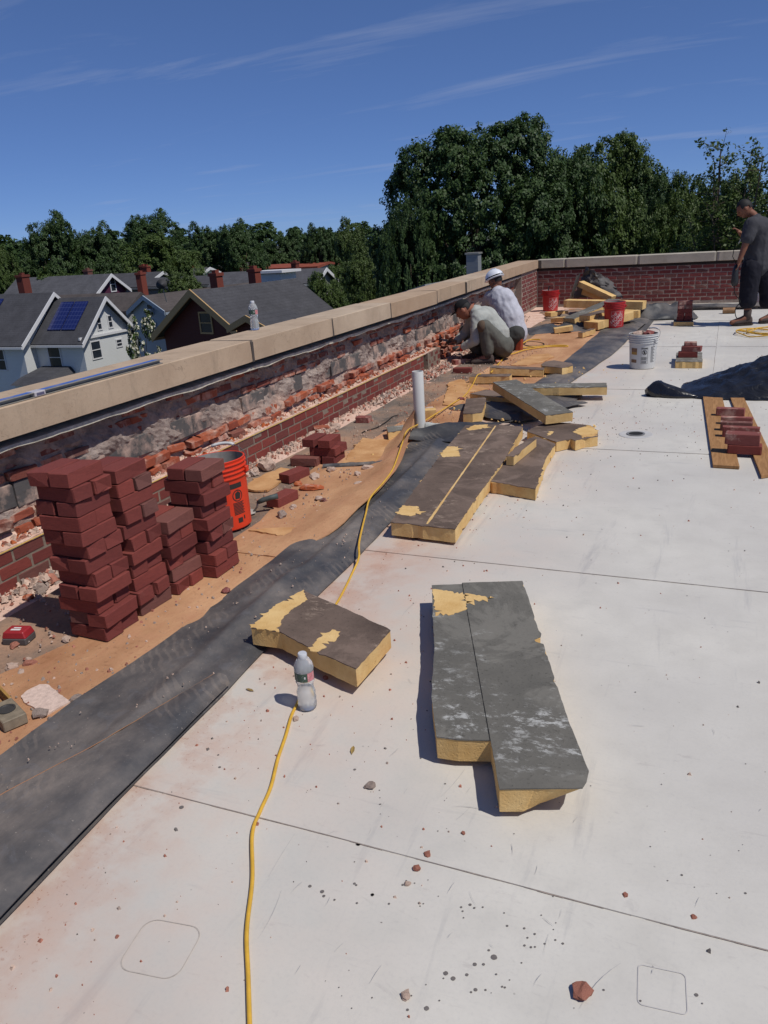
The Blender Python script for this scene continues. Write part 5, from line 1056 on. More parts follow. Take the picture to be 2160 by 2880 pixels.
# maroon house
def ridge_y(th, xc, y0, y1, hw, eave, ridge, wall, roof_, trim, over=.4, base=GZ):
    m = MB(); P = [(xc-hw,base),(xc+hw,base),(xc+hw,eave),(xc,ridge),(xc-hw,eave)]; n = 5
    m.add([(p[0],y0,p[1]) for p in P]+[(p[0],y1,p[1]) for p in P], [(0,1,2,3,4),(9,8,7,6,5)]+[((i+1)%n,i,n+i,n+(i+1)%n) for i in range(n)]); m.build('wall', wall, th)
    rf = MB(); t = .16; sl = (ridge-eave)/hw
    for s in (-1,1):
        xo = xc+s*(hw+over); zo = eave-sl*over+.05; rf.hexa([(xo,y0-over,zo),(xo,y1+over,zo),(xc,y1+over,ridge+.05),(xc,y0-over,ridge+.05),(xo,y0-over,zo+t),(xo,y1+over,zo+t),(xc,y1+over,ridge+.05+t),(xc,y0-over,ridge+.05+t)])
    R = rf.build('roof', roof_, th)
    for s in (-1,1):
        for ye in (y0-over,y1+over):
            xo = xc+s*(hw+over); zo = eave-sl*over; r_ = MB(); r_.hexa([(xo,ye-.05,zo-.1),(xo,ye+.05,zo-.1),(xc,ye+.05,ridge-.1),(xc,ye-.05,ridge-.1),(xo,ye-.05,zo+.24),(xo,ye+.05,zo+.24),(xc,ye+.05,ridge+.24),(xc,ye-.05,ridge+.24)]); r_.build('rake_board', trim, R)
    return R
# a house whose gable end faces the camera: local +x points out of the gable
def on_plane(px, P, n):
    d = ray(*px); t = (P-Vector((0,0,EYE))).dot(n)/d.dot(n); return Vector((0,0,EYE))+d*t
class Turned:
    def __init__(s, label, apex, depth, rz):
        s.A = GD(apex, depth); s.rz = rz; s.n = Vector((math.cos(rz), math.sin(rz), 0)); s.th = thing('house', label, 'house', (s.A.x, s.A.y, 0), rz)
    def yz(s, px, off=0.0):
        p = on_plane(px, s.A+s.n*off, s.n)-Vector((s.A.x, s.A.y, 0)); return -p.x*math.sin(s.rz)+p.y*math.cos(s.rz), p.z
def cross(objs, dx, dy, rz):
    for o in objs: o.location = (dx, dy, 0); o.rotation_euler = (0,0,rz)
def kids(th): return set(o for o in bpy.data.objects if o.parent == th)
H = Turned('dark maroon house with tan trim and a wide dark roof, behind the coping bottle', c2(400,345), 45, math.radians(-103)); th = H.th
yl, zl = H.yz(c2(95,770)); a_, b_ = H.yz(c2(425,545)); c_, d_ = H.yz(c2(535,705)); hw = abs(yl)-.5; az = H.A.z-.25
RM = gable(th, -.5, -8.6, -hw, hw, zl+.45, az, SD_MAROON, SH_DARK, TRIM_TAN, .55, windows=[(min(a_,c_),min(b_,d_),max(a_,c_),max(b_,d_))], rake=.32)
before = kids(th); ya, za = H.yz(c2(855,565), 2.2); yy, zz_ = H.yz(c2(745,710), 2.2); g_ = abs(yy-ya)
gable(th, 0, -2.5, -g_, g_, zz_+.3, za-.15, SD_MAROON, SH_DARK, TRIM_TAN, .35); cross(kids(th)-before, 1.8, ya, 0)
before = kids(th); P_ = GD(c2(1355,415), 51); q_ = P_-Vector((H.A.x,H.A.y,0)); lx, ly = q_.x*math.cos(H.rz)+q_.y*math.sin(H.rz), -q_.x*math.sin(H.rz)+q_.y*math.cos(H.rz)
gable(th, 0, -7.0, -1.7, 1.7, P_.z-1.75, P_.z-.12, SD_MAROON, SH_DARK, TRIM_TAN, .35, windows=[(-.3,P_.z-2.1,.35,P_.z-1.4)]); cross(kids(th)-before, lx, ly, math.radians(90))
for c_, fx, h_ in ((c2(510,290), -2.6, 1.55), (c2(812,240), -5.6, 1.6)): chimney(th, RM, fx, -.55 if fx > -5 else -.3, az-1.2, az+h_*.55, .62, .5)
# purple house
XP = -58.0; th = house_at('purple house with white trim and a big grey roof, behind the solar panels', XP)
ya, za = gp(c1(1050,45), XP); yl, zl = gp(c1(925,235), XP); yr, zr = gp(c1(1245,205), XP)
hw = (yr-yl)/2-.3; R = gable(th, 0, -12, ya-hw, ya+hw, (zl+zr)/2+.25, za-.1, SD_PURPLE, SH_GREY, TRIM_W, .45, windows=[(ya+.1,(zl+za)/2-.75,ya+.75,(zl+za)/2+.55)])
y_, z_ = gp(c1(868,95), XP-4); chimney(th, R, -4, y_, za-2.2, gp(c1(868,10), XP-4)[1], .7, .6)
# pale house with the window unit, brown roofed house behind it
H = Turned('pale grey blue house with an attic window unit, between the white and maroon houses', c1(1388,248), 60, math.radians(-100)); th = H.th
yl, zl = H.yz(c1(1240,440)); wa = H.yz(c1(1398,338)); wb = H.yz(c1(1462,430)); va = H.yz(c1(1436,518)); vb = H.yz(c1(1496,636)); hw = abs(yl)-.3
def wn(a, b): return (min(a[0],b[0]), min(a[1],b[1]), max(a[0],b[0]), max(a[1],b[1]))
gable(th, -.35, -13, -hw, hw, zl+.3, H.A.z-.2, SD_PALE, SH_BROWN, SD_PALE, .35, windows=[wn(wa,wb), wn(va,vb)])
m = MB(); q_ = wn(wa,wb); m.box((-.3,q_[0]+.15,q_[1]),(.0,q_[0]+.65,q_[1]+.4)); m.build('window_unit', TRIM_W, th)
# grey house to the right, with dormer
def px_house(label, apex, foot, depth, back, wall, roof_, trim, chim=None, hwmin=2.0):
    A = GD(apex, depth); X = A.x; yf, zf = gp(foot, X); hw = max(hwmin, abs(yf-A.y)-.4); th = house_at(label, X)
    R = gable(th, 0, -back, A.y-hw, A.y+hw, zf+.25, A.z-.12, wall, roof_, trim, .4)
    if chim:
        for c_, dx, h_ in chim:
            y_, z_ = gp(c_, X-dx); chimney(th, R, -dx, y_, z_-1.6, z_+h_, .75, .6)
    return th, R, A, hw
th, R, A, hw = px_house('grey roofed house with a white edged gable and dormer, right of the maroon roof', c2(1508,165), c2(1458,300), 78, 12, SD_GREY, SH_GREY, TRIM_W, [(c2(1275,150), 6, .35)])
d_ = GD(c2(1130,250), 74); loc = (d_.x-A.x, d_.y)
m = MB(); m.box((loc[0]-1.6,loc[1]-1.5,d_.z-2.2),(loc[0]+1.2,loc[1]+1.4,d_.z+.55)); m.build('dormer', SD_WHITE, th); m = MB(); m.hexa([(loc[0]-2,loc[1]-1.9,d_.z+.62),(loc[0]+1.6,loc[1]-1.9,d_.z+.62),(loc[0]+1.6,loc[1]+1.8,d_.z+.55),(loc[0]-2,loc[1]+1.8,d_.z+.55),(loc[0]-2,loc[1]-1.9,d_.z+.85),(loc[0]+1.6,loc[1]-1.9,d_.z+.85),(loc[0]+1.6,loc[1]+1.8,d_.z+.78),(loc[0]-2,loc[1]+1.8,d_.z+.78)]); m.build('dormer_roof', TRIM_W, th)
px_house('brown roofed house just behind the pale house and right of the white gable', c1(1335,222), c1(1215,420), 72, 15, SD_GREY, SH_BROWN, SH_BROWN, [(c1(1382,150), 1.2, 1.0)])
px_house('far house with a dark roof and brick chimneys, left of the satellite dish', c1(1560,20), c1(1480,120), 96, 16, SD_GREY, SH_DARK, TRIM_W, [(c1(1432,20), 4, .6), (c2(15,190), 5, .6)])
px_house('far house with a white edged gable, above the middle chimneys', c2(545,158), c2(500,230), 104, 12, SD_WHITE, SH_DARK, TRIM_W, [(c2(420,165), 5, .7)])
px_house('long far house with a dark roof behind the maroon house', c2(1060,205), c2(1000,300), 84, 22, SD_GREY, SH_DARK, SD_GREY)
px_house('far brown roofed house among the trees', c2(1125,105), c2(1060,165), 130, 12, SD_GREY, SH_BROWN, SH_BROWN)
px_house('far red roofed house at the right among the trees', c2(1540,112), c2(1440,170), 120, 14, SD_GREY, SH_RED, SH_RED)
px_house('far dark roofed house with a skylight behind the purple house', c1(1330,5), c1(1210,110), 108, 12, SD_GREY, SH_DARK, SH_DARK)
px_house('small white gabled house end by the middle chimney', c2(712,258), c2(690,300), 92, 4, SD_WHITE, SH_DARK, TRIM_W, None, 1.2)
# satellite dish on the brown roof
p = GD(c2(165,300), 56); DS = thing('satellite_dish', 'small dark satellite dish on the brown roof behind the pale house', 'satellite dish', (p.x,p.y,p.z)); m = MB(); m.lathe([(0,0),(.2,.03),(.4,.12)], 20); o = m.build('dish', simple('dish_grey', lin((60,60,62))), DS, True); o.rotation_euler = (.9,.5,0); m = MB(); m.tube([(0,0,0),(.1,.1,-1.2)], .04, 6); m.build('mast', STEEL, DS)
# grey chimney stack and low roof just beyond the parapet
p = GD((1333,760), 30); GC = thing('chimney_stack', 'grey sided chimney stack rising just beyond the left parapet', 'chimney', (p.x,p.y,0)); m = MB(); z1 = GD((1333,714), 30).z
w2 = .23; m.box((-w2,-w2,GZ),(w2,w2,z1)); m.build('stack', m_siding('grey_stack', (138,140,142), 7), GC); m = MB(); m.box((-w2-.04,-w2-.04,z1),(w2+.04,w2+.04,z1+.06)); m.build('cap', ALU, GC)
a, b, c_ = GD((1195,800), 27), GD((1325,776), 29), GD((1290,820), 24)
th = thing('lower_roof', 'pale grey lower roof edge seen just over the left parapet', 'roof', (0,0,0)); m = MB(); n_ = Vector((-6,4,-1.5)); m.hexa([a-Vector((0,0,.5)), b-Vector((0,0,.5)), b+n_-Vector((0,0,.5)), a+n_-Vector((0,0,.5)), a, b, b+n_, a+n_]); m.build('roof_plane', simple('pale_metal', lin((140,142,142)), .6), th)
m = MB(); q = (a+b)/2+Vector((-3,3,0)); m.box((q.x-2,q.y-2,GZ),(q.x+2,q.y+2,q.z-1.5)); m.build('wall', SD_GREY, th)
# ------------------------------------------------------------------ trees
def m_leaf(name, ca, cb, cc):
    t = NT(name).world(); a = t.noise(.55, 4, .6); b = t.noise(5, 3, .6); r_ = t.rand(); col = t.mix(t.ramp(a,.35,.65), ca, cb); col = t.mix(t.ramp(b,.45,.7,0,.6), col, cc); col = t.mix(t.math('MULTIPLY', r_, .25), col, cb)
    mat_ = t.done(col, .55, None, spec=.3); tr = t.n.new('ShaderNodeBsdfTranslucent'); ms = t.n.new('ShaderNodeMixShader'); ms.inputs[0].default_value = .25; t.lk(col, tr.inputs[0]); t.lk(t.b.outputs[0], ms.inputs[1]); t.lk(tr.outputs[0], ms.inputs[2]); t.lk(ms.outputs[0], t.n['Material Output'].inputs[0]); return mat_
LEAF_D = m_leaf('maple_leaf', (.030,.062,.018,1), (.052,.094,.026,1), (.080,.128,.036,1)); LEAF_M = m_leaf('mid_leaf', (.052,.088,.020,1), (.080,.126,.028,1), (.115,.160,.044,1)); LEAF_L = m_leaf('light_leaf', (.050,.085,.018,1), (.080,.120,.030,1), (.110,.150,.042,1)); BARK = simple('bark', (.10,.075,.055), .95, .3, 6, .6, .03)
FLOWER = simple('white_blossom', (.62,.60,.48), .8)
def crown_mesh(name, mat_, n_clump, per, leaf, seed, lobes=16, csize=.085, mat2=None, main=.80, bump=.26):
    """unit crown (x,y about -1..1, z 0..1): leaf-sized faces in clumps spread over overlapping rounded boughs"""
    g = np.random.default_rng(seed); L = [(0,0,.46,main,main*.60)]
    for k in range(lobes):
        a = 6.283*(k*.618+g.uniform(-.06,.06)); zc = .08+.84*((k*.37+g.uniform(-.08,.08)) % 1.0); rmax = .84*max(.02, 1-abs((zc-.36)/.62)**2.8)**.5; r_ = rmax*g.uniform(.80,1.0)
        L.append((r_*math.cos(a), r_*math.sin(a), zc, g.uniform(.7,1.2)*bump, g.uniform(.45,.75)*bump))
    L = np.array(L); wgt = L[:,3]**2; wgt[0] *= .7; ci = g.choice(len(L), n_clump, p=wgt/wgt.sum()); d = g.normal(size=(n_clump,3)); d[:,2] += .25; d /= np.linalg.norm(d,axis=1)[:,None]
    se = (np.abs(d)**2.7).sum(1)**(1/2.7); d_s = np.where((ci == 0)[:,None], d/se[:,None], d)
    rad_ = g.uniform(.80,1.03,n_clump); C = L[ci,:3]+d_s*np.stack([L[ci,3],L[ci,3],L[ci,4]],1)*rad_[:,None]; C[:,2] = np.clip(C[:,2],.02,1.05)
    N = n_clump*per; cidx = np.repeat(np.arange(n_clump), per); cs_ = g.uniform(.6,1.15,n_clump)*csize
    off = g.normal(size=(N,3)); off *= (np.minimum(1, 1.6/np.linalg.norm(off,axis=1)))[:,None]; P = C[cidx]+off*cs_[cidx][:,None]*np.array([.62,.62,.30])
    nrm = d[cidx]*.8+g.normal(size=(N,3))*.45+np.array([0,0,.7]); nrm /= np.linalg.norm(nrm,axis=1)[:,None]
    t1 = np.cross(nrm, g.normal(size=(N,3))); t1 /= np.linalg.norm(t1,axis=1)[:,None]; t2 = np.cross(nrm,t1); s = leaf*g.uniform(.6,1.3,N)[:,None]
    sc = np.array([1,1,.7]); V = np.stack([P-t1*s*sc, P+t2*s*.66*sc, P+t1*s*sc, P-t2*s*.66*sc],1).reshape(-1,3)
    me = bpy.data.meshes.new(name); me.vertices.add(4*N); me.vertices.foreach_set('co', V.ravel()); me.loops.add(4*N); me.loops.foreach_set('vertex_index', np.arange(4*N,dtype=np.int32)); me.polygons.add(N); me.polygons.foreach_set('loop_start', np.arange(0,4*N,4,dtype=np.int32)); me.polygons.foreach_set('loop_total', np.full(N,4,dtype=np.int32)); me.materials.append(mat_)
    if mat2: me.materials.append(mat2); me.polygons.foreach_set('material_index', (g.random(N) < .45).astype(np.int32))
    me.update(); me.validate(); return me
def trunk_mesh(seed):
    rg = random.Random(seed); m = MB(); m.tube([(0,0,0),(.02,0,.25),(0,.02,.5),(.02,.02,.72)], [.06,.045,.035,.02], 8)
    for k in range(7):
        a = rg.uniform(0,6.28); z = rg.uniform(.25,.55); m.tube([(0,0,z),(.25*math.cos(a),.25*math.sin(a),z+.13),(.55*math.cos(a),.55*math.sin(a),z+.26)], [.03,.018,.006], 6)
    return m.mesh('trunk', BARK)
TRK = [trunk_mesh(s) for s in range(3)]
CR = {'maple': [crown_mesh('crown', LEAF_D, 1500, 44, .022, s, 24, .075) for s in (1,2)], 'mid': [crown_mesh('crown', LEAF_M, 1300, 42, .022, s, 22, .075) for s in (3,4)], 'light': [crown_mesh('crown', LEAF_L, 1000, 40, .023, s, 18, .085) for s in (5,6)], 'bush': [crown_mesh('crown', LEAF_M, 200, 40, .045, 8, 8)], 'far': [crown_mesh('crown', LEAF_D, 420, 30, .05, 9, 14, .11)]}
BIG = crown_mesh('crown', LEAF_D, 5200, 52, .0115, 12, 60, .044, None, .84, .19); BIG2 = crown_mesh('crown', LEAF_M, 3400, 48, .0135, 15, 44, .050, None, .80, .21); BIG3 = crown_mesh('crown', LEAF_D, 3000, 48, .0140, 19, 40, .052, None, .80, .22); BLOOM = crown_mesh('crown', LEAF_M, 160, 30, .06, 23, 6, .09, FLOWER)
def tree(label, cx, top, wpx, depth, kind, me=None, base_frac=.3, cat='tree', group=None, name='tree', zb=GZ, dr=1.0, rz=None):
    """cx, top, wpx in the 1659-wide view of the photograph"""
    T = GD(dd(cx, top), depth); rad_ = wpx*1.302/FPX*depth/2; h = T.z-zb; th = thing(name, label, cat, (T.x,T.y,zb), RNG.uniform(0,6.28) if rz is None else rz, group)
    o = link('trunk', RNG.choice(TRK), th); o.scale = (rad_*.6, rad_*.6, h)
    c = link('crown', me or RNG.choice(CR[kind]), th); b = h*base_frac; c.location = (0,0,b); c.scale = (rad_*1.02, rad_*1.02*dr, (h-b)*1.0); return th
tree('largest dark maple with a broad dense crown, rising behind the left parapet corner', 1025, 258, 480, 46, 'maple', BIG, .20, rz=.7)
tree('dark leafy tree filling the right flank of the largest maple', 1195, 312, 320, 47, 'maple', BIG3, .1, rz=2.1)
tree('lighter green tall tree right of the largest maple', 1290, 308, 330, 58, 'mid', BIG2, .1, rz=1.2)
tree('mid green rounded tree in front of the lighter tall one', 1330, 390, 230, 48, 'mid', None, .08); tree('dark tree behind the bare parapet middle, left of the sparse one', 1445, 348, 230, 56, 'maple', BIG3, .1, rz=4.0)
tree('bushy green tree low behind the far parapet', 1500, 392, 240, 44, 'mid', BIG2, .08, rz=3.0); tree('dense green tree behind the standing worker', 1640, 385, 250, 42, 'mid', BIG2, .08, rz=5.0); tree('dark low tree at the left foot of the largest maple', 880, 400, 165, 43, 'maple', BIG3, .05, rz=1.9)
for lab, a in (('tall dark maple farthest left above the white house', (92,470,130,95)),('dark maple second from the left behind the purple house', (195,490,120,100)),('rounded dark maple standing highest in the left tree line', (332,460,145,135)),('dark maple left of the gap in the tree line', (440,488,110,112)),('dark maple with a rounded top right of the second one in line', (515,482,105,108)),('dark narrow tree just left of the pale poplar', (685,490,85,120)),('dark tree in the gap behind the far red roof', (610,503,100,130))): tree(lab, a[0], a[1], a[2], a[3], 'maple', None, .36)
for lab, a, k in (('green tree at the very left edge above the solar roof', (5,535,80,90), 'mid'),('feathery light green tree in the middle of the left tree line', (300,516,170,104), 'mid'),('low light tree in front of the feathery one', (395,548,120,98), 'mid'),('bright poplar like tree left of the largest maple', (765,478,105,88), 'light'),('lighter tree below the bright poplar', (790,545,110,70), 'light'),('bright green small tree among the roofs by the dish', (385,585,110,84), 'light'),('small green tree right of the white edged far gable', (500,556,110,112), 'mid'),('leafy shrubby tree right of the maroon house', (705,598,105,60), 'mid'),('dark green tree behind the right end of the maroon roof', (740,560,90,80), 'mid'),('small tree behind the white house chimney', (120,580,120,84), 'mid')): tree(lab, a[0], a[1], a[2], a[3], k, None, .30)
for k in range(16):
    tree('far dark tree along the horizon, ' + ('at the left end of the row','second in the row from the left','third in the row from the left','fourth in the row from the left','fifth in the row from the left','sixth in the row from the left','seventh in the row from the left','eighth in the row from the left','eighth in the row from the right','seventh in the row from the right','sixth in the row from the right','fifth in the row from the right','fourth in the row from the right','third in the row from the right','second in the row from the right','at the right end of the row')[k], -120+k*70+RNG.uniform(-15,15), 524-k*2.6+RNG.uniform(-8,8), 130, 190+RNG.uniform(-20,20), 'far', None, .2, 'tree', 'far row of trees')
tree('white blossoming shrub between the white and pale houses', 298, 676, 78, 57, 'bush', BLOOM, .45, 'shrub', None, 'flowering_shrub', rz=.3)
# sparse young tree at the right: visible branches with small leaf tufts
def sparse_tree(label, cx, top, depth, wpx):
    T = GD(dd(cx, top), depth); h = T.z-GZ; th = thing('tree', label, 'tree', (T.x,T.y,GZ)); rg = random.Random(9); m = MB(); tips = []; W_ = wpx*1.302/FPX*depth/2
    m.tube([(0,0,0),(.1,0,h*.35),(0,.1,h*.6)], [.22,.16,.11], 8)
    for k in range(26):
        a = rg.uniform(0,6.28); z0 = h*rg.uniform(.32,.62); r_ = W_*rg.uniform(.3,1.0); z1 = h*rg.uniform(.70,1.0)*(1-.12*r_/W_); p0 = Vector((.0,.05,z0)); p2 = Vector((r_*math.cos(a), r_*math.sin(a), z1)); p1 = (p0+p2)/2+Vector((rg.uniform(-.3,.3),rg.uniform(-.3,.3),-h*.03))
        P = smooth_path([p0,p1,p2], 5); m.tube(P, [.07*(1-i/len(P))+.016 for i in range(len(P))], 5)
        for i in range(3, len(P)):
            for q in range(3):
                t = P[i]+Vector((rg.gauss(0,.45),rg.gauss(0,.45),rg.gauss(.15,.35))); m.tube([P[i],t], [.014,.007], 4); tips.append(t); tips.append((P[i]+t)/2+Vector((rg.gauss(0,.12),rg.gauss(0,.12),.05)))
    m.build('trunk', BARK, th); lm = MB()
    for t in tips:
        for q in range(11):
            c_ = t+Vector((rg.gauss(0,.12),rg.gauss(0,.12),rg.gauss(0,.10))); u = Vector((rg.gauss(0,1),rg.gauss(0,1),rg.gauss(0,.6))).normalized(); v_ = u.cross(Vector((rg.gauss(0,1),rg.gauss(0,1),1))).normalized(); s = rg.uniform(.06,.11)
            lm.add([c_-u*s, c_+v_*s*.6, c_+u*s, c_-v_*s*.6], [(0,1,2,3)])
    lm.build('crown', LEAF_L, th); return th
sparse_tree('sparse young tree with thin bare branches and small leaf tufts, at the right edge', 1606, 262, 34, 215)
# ------------------------------------------------------------------ people
SKIN_D = simple('brown_skin', lin((122,78,58)), .6, .08, 8, .05); SKIN_M = simple('tan_skin', lin((148,96,74)), .6, .08, 8, .05); HAIR = simple('black_hair', lin((22,20,20)), .7, .2, 60, .4, .003)
def cloth(name, c, sc=12): return simple(name, lin(c), .9, .12, sc, .35, .008, .15)
SH_GREYC = cloth('grey_shirt', (164,166,160)); SH_LIGHT = cloth('light_grey_shirt', (178,178,186)); TROUSER = cloth('grey_work_trousers', (92,92,86)); DARKT = cloth('dark_shorts', (34,34,42)); TEE = cloth('charcoal_tee', (66,66,70)); BLACKC = cloth('black_cap', (34,34,36)); BOOT = cloth('brown_boot', (80,70,66)); HELMET = simple('white_helmet', lin((214,218,224)), .3, .04, 4, .02, .002, .5); ORSOLE = cloth('orange_boot', (150,70,48)); GLOVE = cloth('grey_glove', (72,72,72)); KNEEP = cloth('brown_knee_pad', (92,78,66))
def skin(name, joints, edges, root, mat_, parent, sub=2, flat=None):
    """one continuous surface: tapered limbs between joints, fused by a voxel remesh and smoothed"""
    m = MB(); nseg = 14
    def rr(n): r_ = joints[n][1]; return sum(r_)/len(r_) if isinstance(r_, tuple) else r_
    for a, b in edges:
        pa, pb = Vector(joints[a][0]), Vector(joints[b][0]); ra, rb = rr(a), rr(b); d = pb-pa; L_ = d.length
        if L_ < 1e-5: continue
        u = d/L_; path = []; rad_ = []
        for k in range(5): t = math.pi/2*(1-k/4); path.append(pa-u*ra*math.sin(t)*.98); rad_.append(max(.0012, ra*math.cos(t)))
        for k in range(1, 5): path.append(pa+d*k/5); rad_.append(ra+(rb-ra)*k/5)
        for k in range(5): t = math.pi/2*k/4; path.append(pb+u*rb*math.sin(t)*.98); rad_.append(max(.0012, rb*math.cos(t)))
        m.tube(path, rad_, nseg)
    me = m.mesh(name, mat_); bm = bmesh.new(); bm.from_mesh(me); bmesh.ops.recalc_face_normals(bm, faces=bm.faces); bm.to_mesh(me); bm.free()
    o = bpy.data.objects.new(name, me); COL.objects.link(o); md = o.modifiers.new('fuse', 'REMESH'); md.mode = 'VOXEL'; md.voxel_size = .0075 if name == 'body' else .012; md.use_smooth_shade = True
    sm = o.modifiers.new('soft', 'SMOOTH'); sm.factor = .5; sm.iterations = 2 if name == 'body' else 8
    bpy.context.view_layer.update(); dg = bpy.context.evaluated_depsgraph_get(); nm = bpy.data.meshes.new_from_object(o.evaluated_get(dg)); bpy.data.objects.remove(o); nm.materials.clear(); nm.materials.append(mat_); nm.name = name
    if name != 'body':      # cloth creases
        co = np.empty(len(nm.vertices)*3); nm.vertices.foreach_get('co', co); co = co.reshape(-1,3); nn = np.empty(len(nm.vertices)*3); nm.vertices.foreach_get('normal', nn); nn = nn.reshape(-1,3)
        for i in range(len(co)):
            p = co[i]; w_ = .8-abs(noise.fractal(Vector((p[0]*9+p[2]*4, p[1]*9, p[2]*5-p[0]*3)), 1.0, 2.0, 3))*2; co[i] += nn[i]*.007*w_
        nm.vertices.foreach_set('co', co.ravel())
    nm.polygons.foreach_set('use_smooth', [True]*len(nm.polygons)); nm.update(); return link(name, nm, parent)
def ell(name, c, r_, mat_, parent, rot=None, cut=None, seg=24, deform=None):
    bm = bmesh.new(); bmesh.ops.create_uvsphere(bm, u_segments=seg, v_segments=seg*2//3, radius=1.0)
    if cut is not None: bmesh.ops.delete(bm, geom=[v for v in bm.verts if cut(v.co)], context='VERTS')
    for v in bm.verts:
        q = Vector((v.co.x*r_[0], v.co.y*r_[1], v.co.z*r_[2]))
        if deform: q = deform(v.co, q)
        v.co = q
    me = bpy.data.meshes.new(name); bm.to_mesh(me); bm.free(); me.materials.append(mat_); me.polygons.foreach_set('use_smooth', [True]*len(me.polygons)); o = link(name, me, parent); o.location = c
    if rot is not None: o.rotation_euler = rot
    return o
def frame_of(fwd, up):
    f = fwd.normalized(); s = f.cross(up).normalized(); u = s.cross(f); return Matrix((s, f, u)).transposed()
def head(parent, c, fwd, up, sk, h=.225):
    """head with face: local +y is forward"""
    R = frame_of(fwd, up); e = R.to_euler()
    def df(n, q):
        y = q.y
        if n.y > .3 and n.z < .2: q.z *= 1.0
        if n.z < -.2: q.x *= 1+.35*n.z*.6; q.y *= 1+.10*n.z; q.y += .012*max(0,n.y)*(-n.z)
        # brow, nose, chin
        if n.y > .5:
            q.y += .022*math.exp(-(n.x/.16)**2)*math.exp(-((n.z+.12)/.16)**2)+.006*math.exp(-((n.z-.18)/.12)**2)-.010*math.exp(-((abs(n.x)-.36)/.14)**2)*math.exp(-((n.z-.02)/.10)**2)+.005*math.exp(-(n.x/.3)**2)*math.exp(-((n.z+.42)/.08)**2)+.010*math.exp(-(n.x/.35)**2)*math.exp(-((n.z+.78)/.16)**2)
        return q
    o = ell('head', c, (.074,.094,h/2), sk, parent, e, None, 36, df)
    def sub(name, loc, r_, mt): s = ell(name, loc, r_, mt, o, None, None, 12); return s
    for s in (-1,1): sub('ear', (s*.076,-.005,-.005), (.012,.024,.032), sk); sub('eye', (s*.028,.083,.004), (.013,.008,.007), HAIR)
    sub('mouth', (0,.093,-.050), (.022,.006,.005), simple('lips', lin((110,62,56)), .6)); return o, R
def hand_pts(J, E, pre, wrist, direction, palm_n, r_=.0095, curl=.5):
    d = direction.normalized(); n = palm_n.normalized(); s = d.cross(n).normalized(); palm = wrist+d*.05
    J[pre+'palm'] = (palm, (.030,.016)); E.append((pre+'wrist', pre+'palm'))
    for k, (off, L) in enumerate(((-.028,.068),(-.010,.078),(.010,.074),(.027,.058))):
        a = palm+s*off+d*.035; b = a+d*L*.5-n*L*.15*curl; c = b+d*L*.3*(1-curl*.5)-n*L*.42*curl
        J[f'{pre}f{k}a'] = (a, r_); J[f'{pre}f{k}b'] = (b, r_*.9); J[f'{pre}f{k}c'] = (c, r_*.8); E += [(pre+'palm', f'{pre}f{k}a'), (f'{pre}f{k}a', f'{pre}f{k}b'), (f'{pre}f{k}b', f'{pre}f{k}c')]
    t0 = wrist+d*.03-s*.035; t1 = t0+d*.03-s*.02-n*.012; J[pre+'t0'] = (t0, r_*1.1); J[pre+'t1'] = (t1, r_*.95); E += [(pre+'palm', pre+'t0'), (pre+'t0', pre+'t1')]
def boot(parent, ankle, toe, mat_, name='boot'):
    d = toe-ankle; d.z = 0; d.normalize(); s = d.cross(Vector((0,0,1))); z0 = min(ankle.z, toe.z)-.03; m = MB(); rings = []
    for t, w_, h_ in ((-.075,.030,.085),(-.05,.040,.12),(0,.042,.125),(.05,.042,.10),(.10,.046,.078),(.15,.047,.066),(.185,.038,.052),(.205,.020,.035)):
        c_ = Vector((ankle.x,ankle.y,z0))+d*t; rings.append([c_-s*w_, c_-s*w_*1.02+Vector((0,0,h_*.5)), c_-s*w_*.7+Vector((0,0,h_)), c_+s*w_*.7+Vector((0,0,h_)), c_+s*w_*1.02+Vector((0,0,h_*.5)), c_+s*w_])
    n = 6; vs = [p for r_ in rings for p in r_]; fs = [(i*n+k, i*n+(k+1)%n, (i+1)*n+(k+1)%n, (i+1)*n+k) for i in range(len(rings)-1) for k in range(n)]+[tuple(range(n))[::-1], tuple(range((len(rings)-1)*n, len(rings)*n))]
    m.add(vs, fs); o = m.build(name, mat_, parent); md = o.modifiers.new('s','SUBSURF'); md.levels = 1; md.render_levels = 1; o.data.polygons.foreach_set('use_smooth', [True]*len(o.data.polygons)); 
    sm = MB(); 
    for k in range(1): sm.prism([tuple((Vector((ankle.x,ankle.y,0))+d*t+s*w_)[:2]) for t, w_ in ((-.08,-.03),(-.05,-.044),(.06,-.044),(.14,-.05),(.20,-.03),(.20,.03),(.14,.05),(.06,.044),(-.05,.044),(-.08,.03))], z0-.012, z0+.012)
    sm.build('sole', cloth('boot_sole', (60,52,48)), o)
    sh_ = MB(); c_ = Vector((ankle.x,ankle.y,z0)); sh_.tube([c_+Vector((0,0,.07)), c_+Vector((0,0,.13)), c_+Vector((0,0,.19)), c_+Vector((0,0,.195))], [.050,.050,.054,.050], 14); sh_.build('shaft', mat_, o, True)
    lc = MB()
    for k in range(4): q_ = c_+d*(.045+.022*k)+Vector((0,0,.118-.014*k)); lc.tube([q_-s*.03, q_+Vector((0,0,.012)), q_+s*.03], .004, 5)
    lc.build('laces', HAIR, o); return o
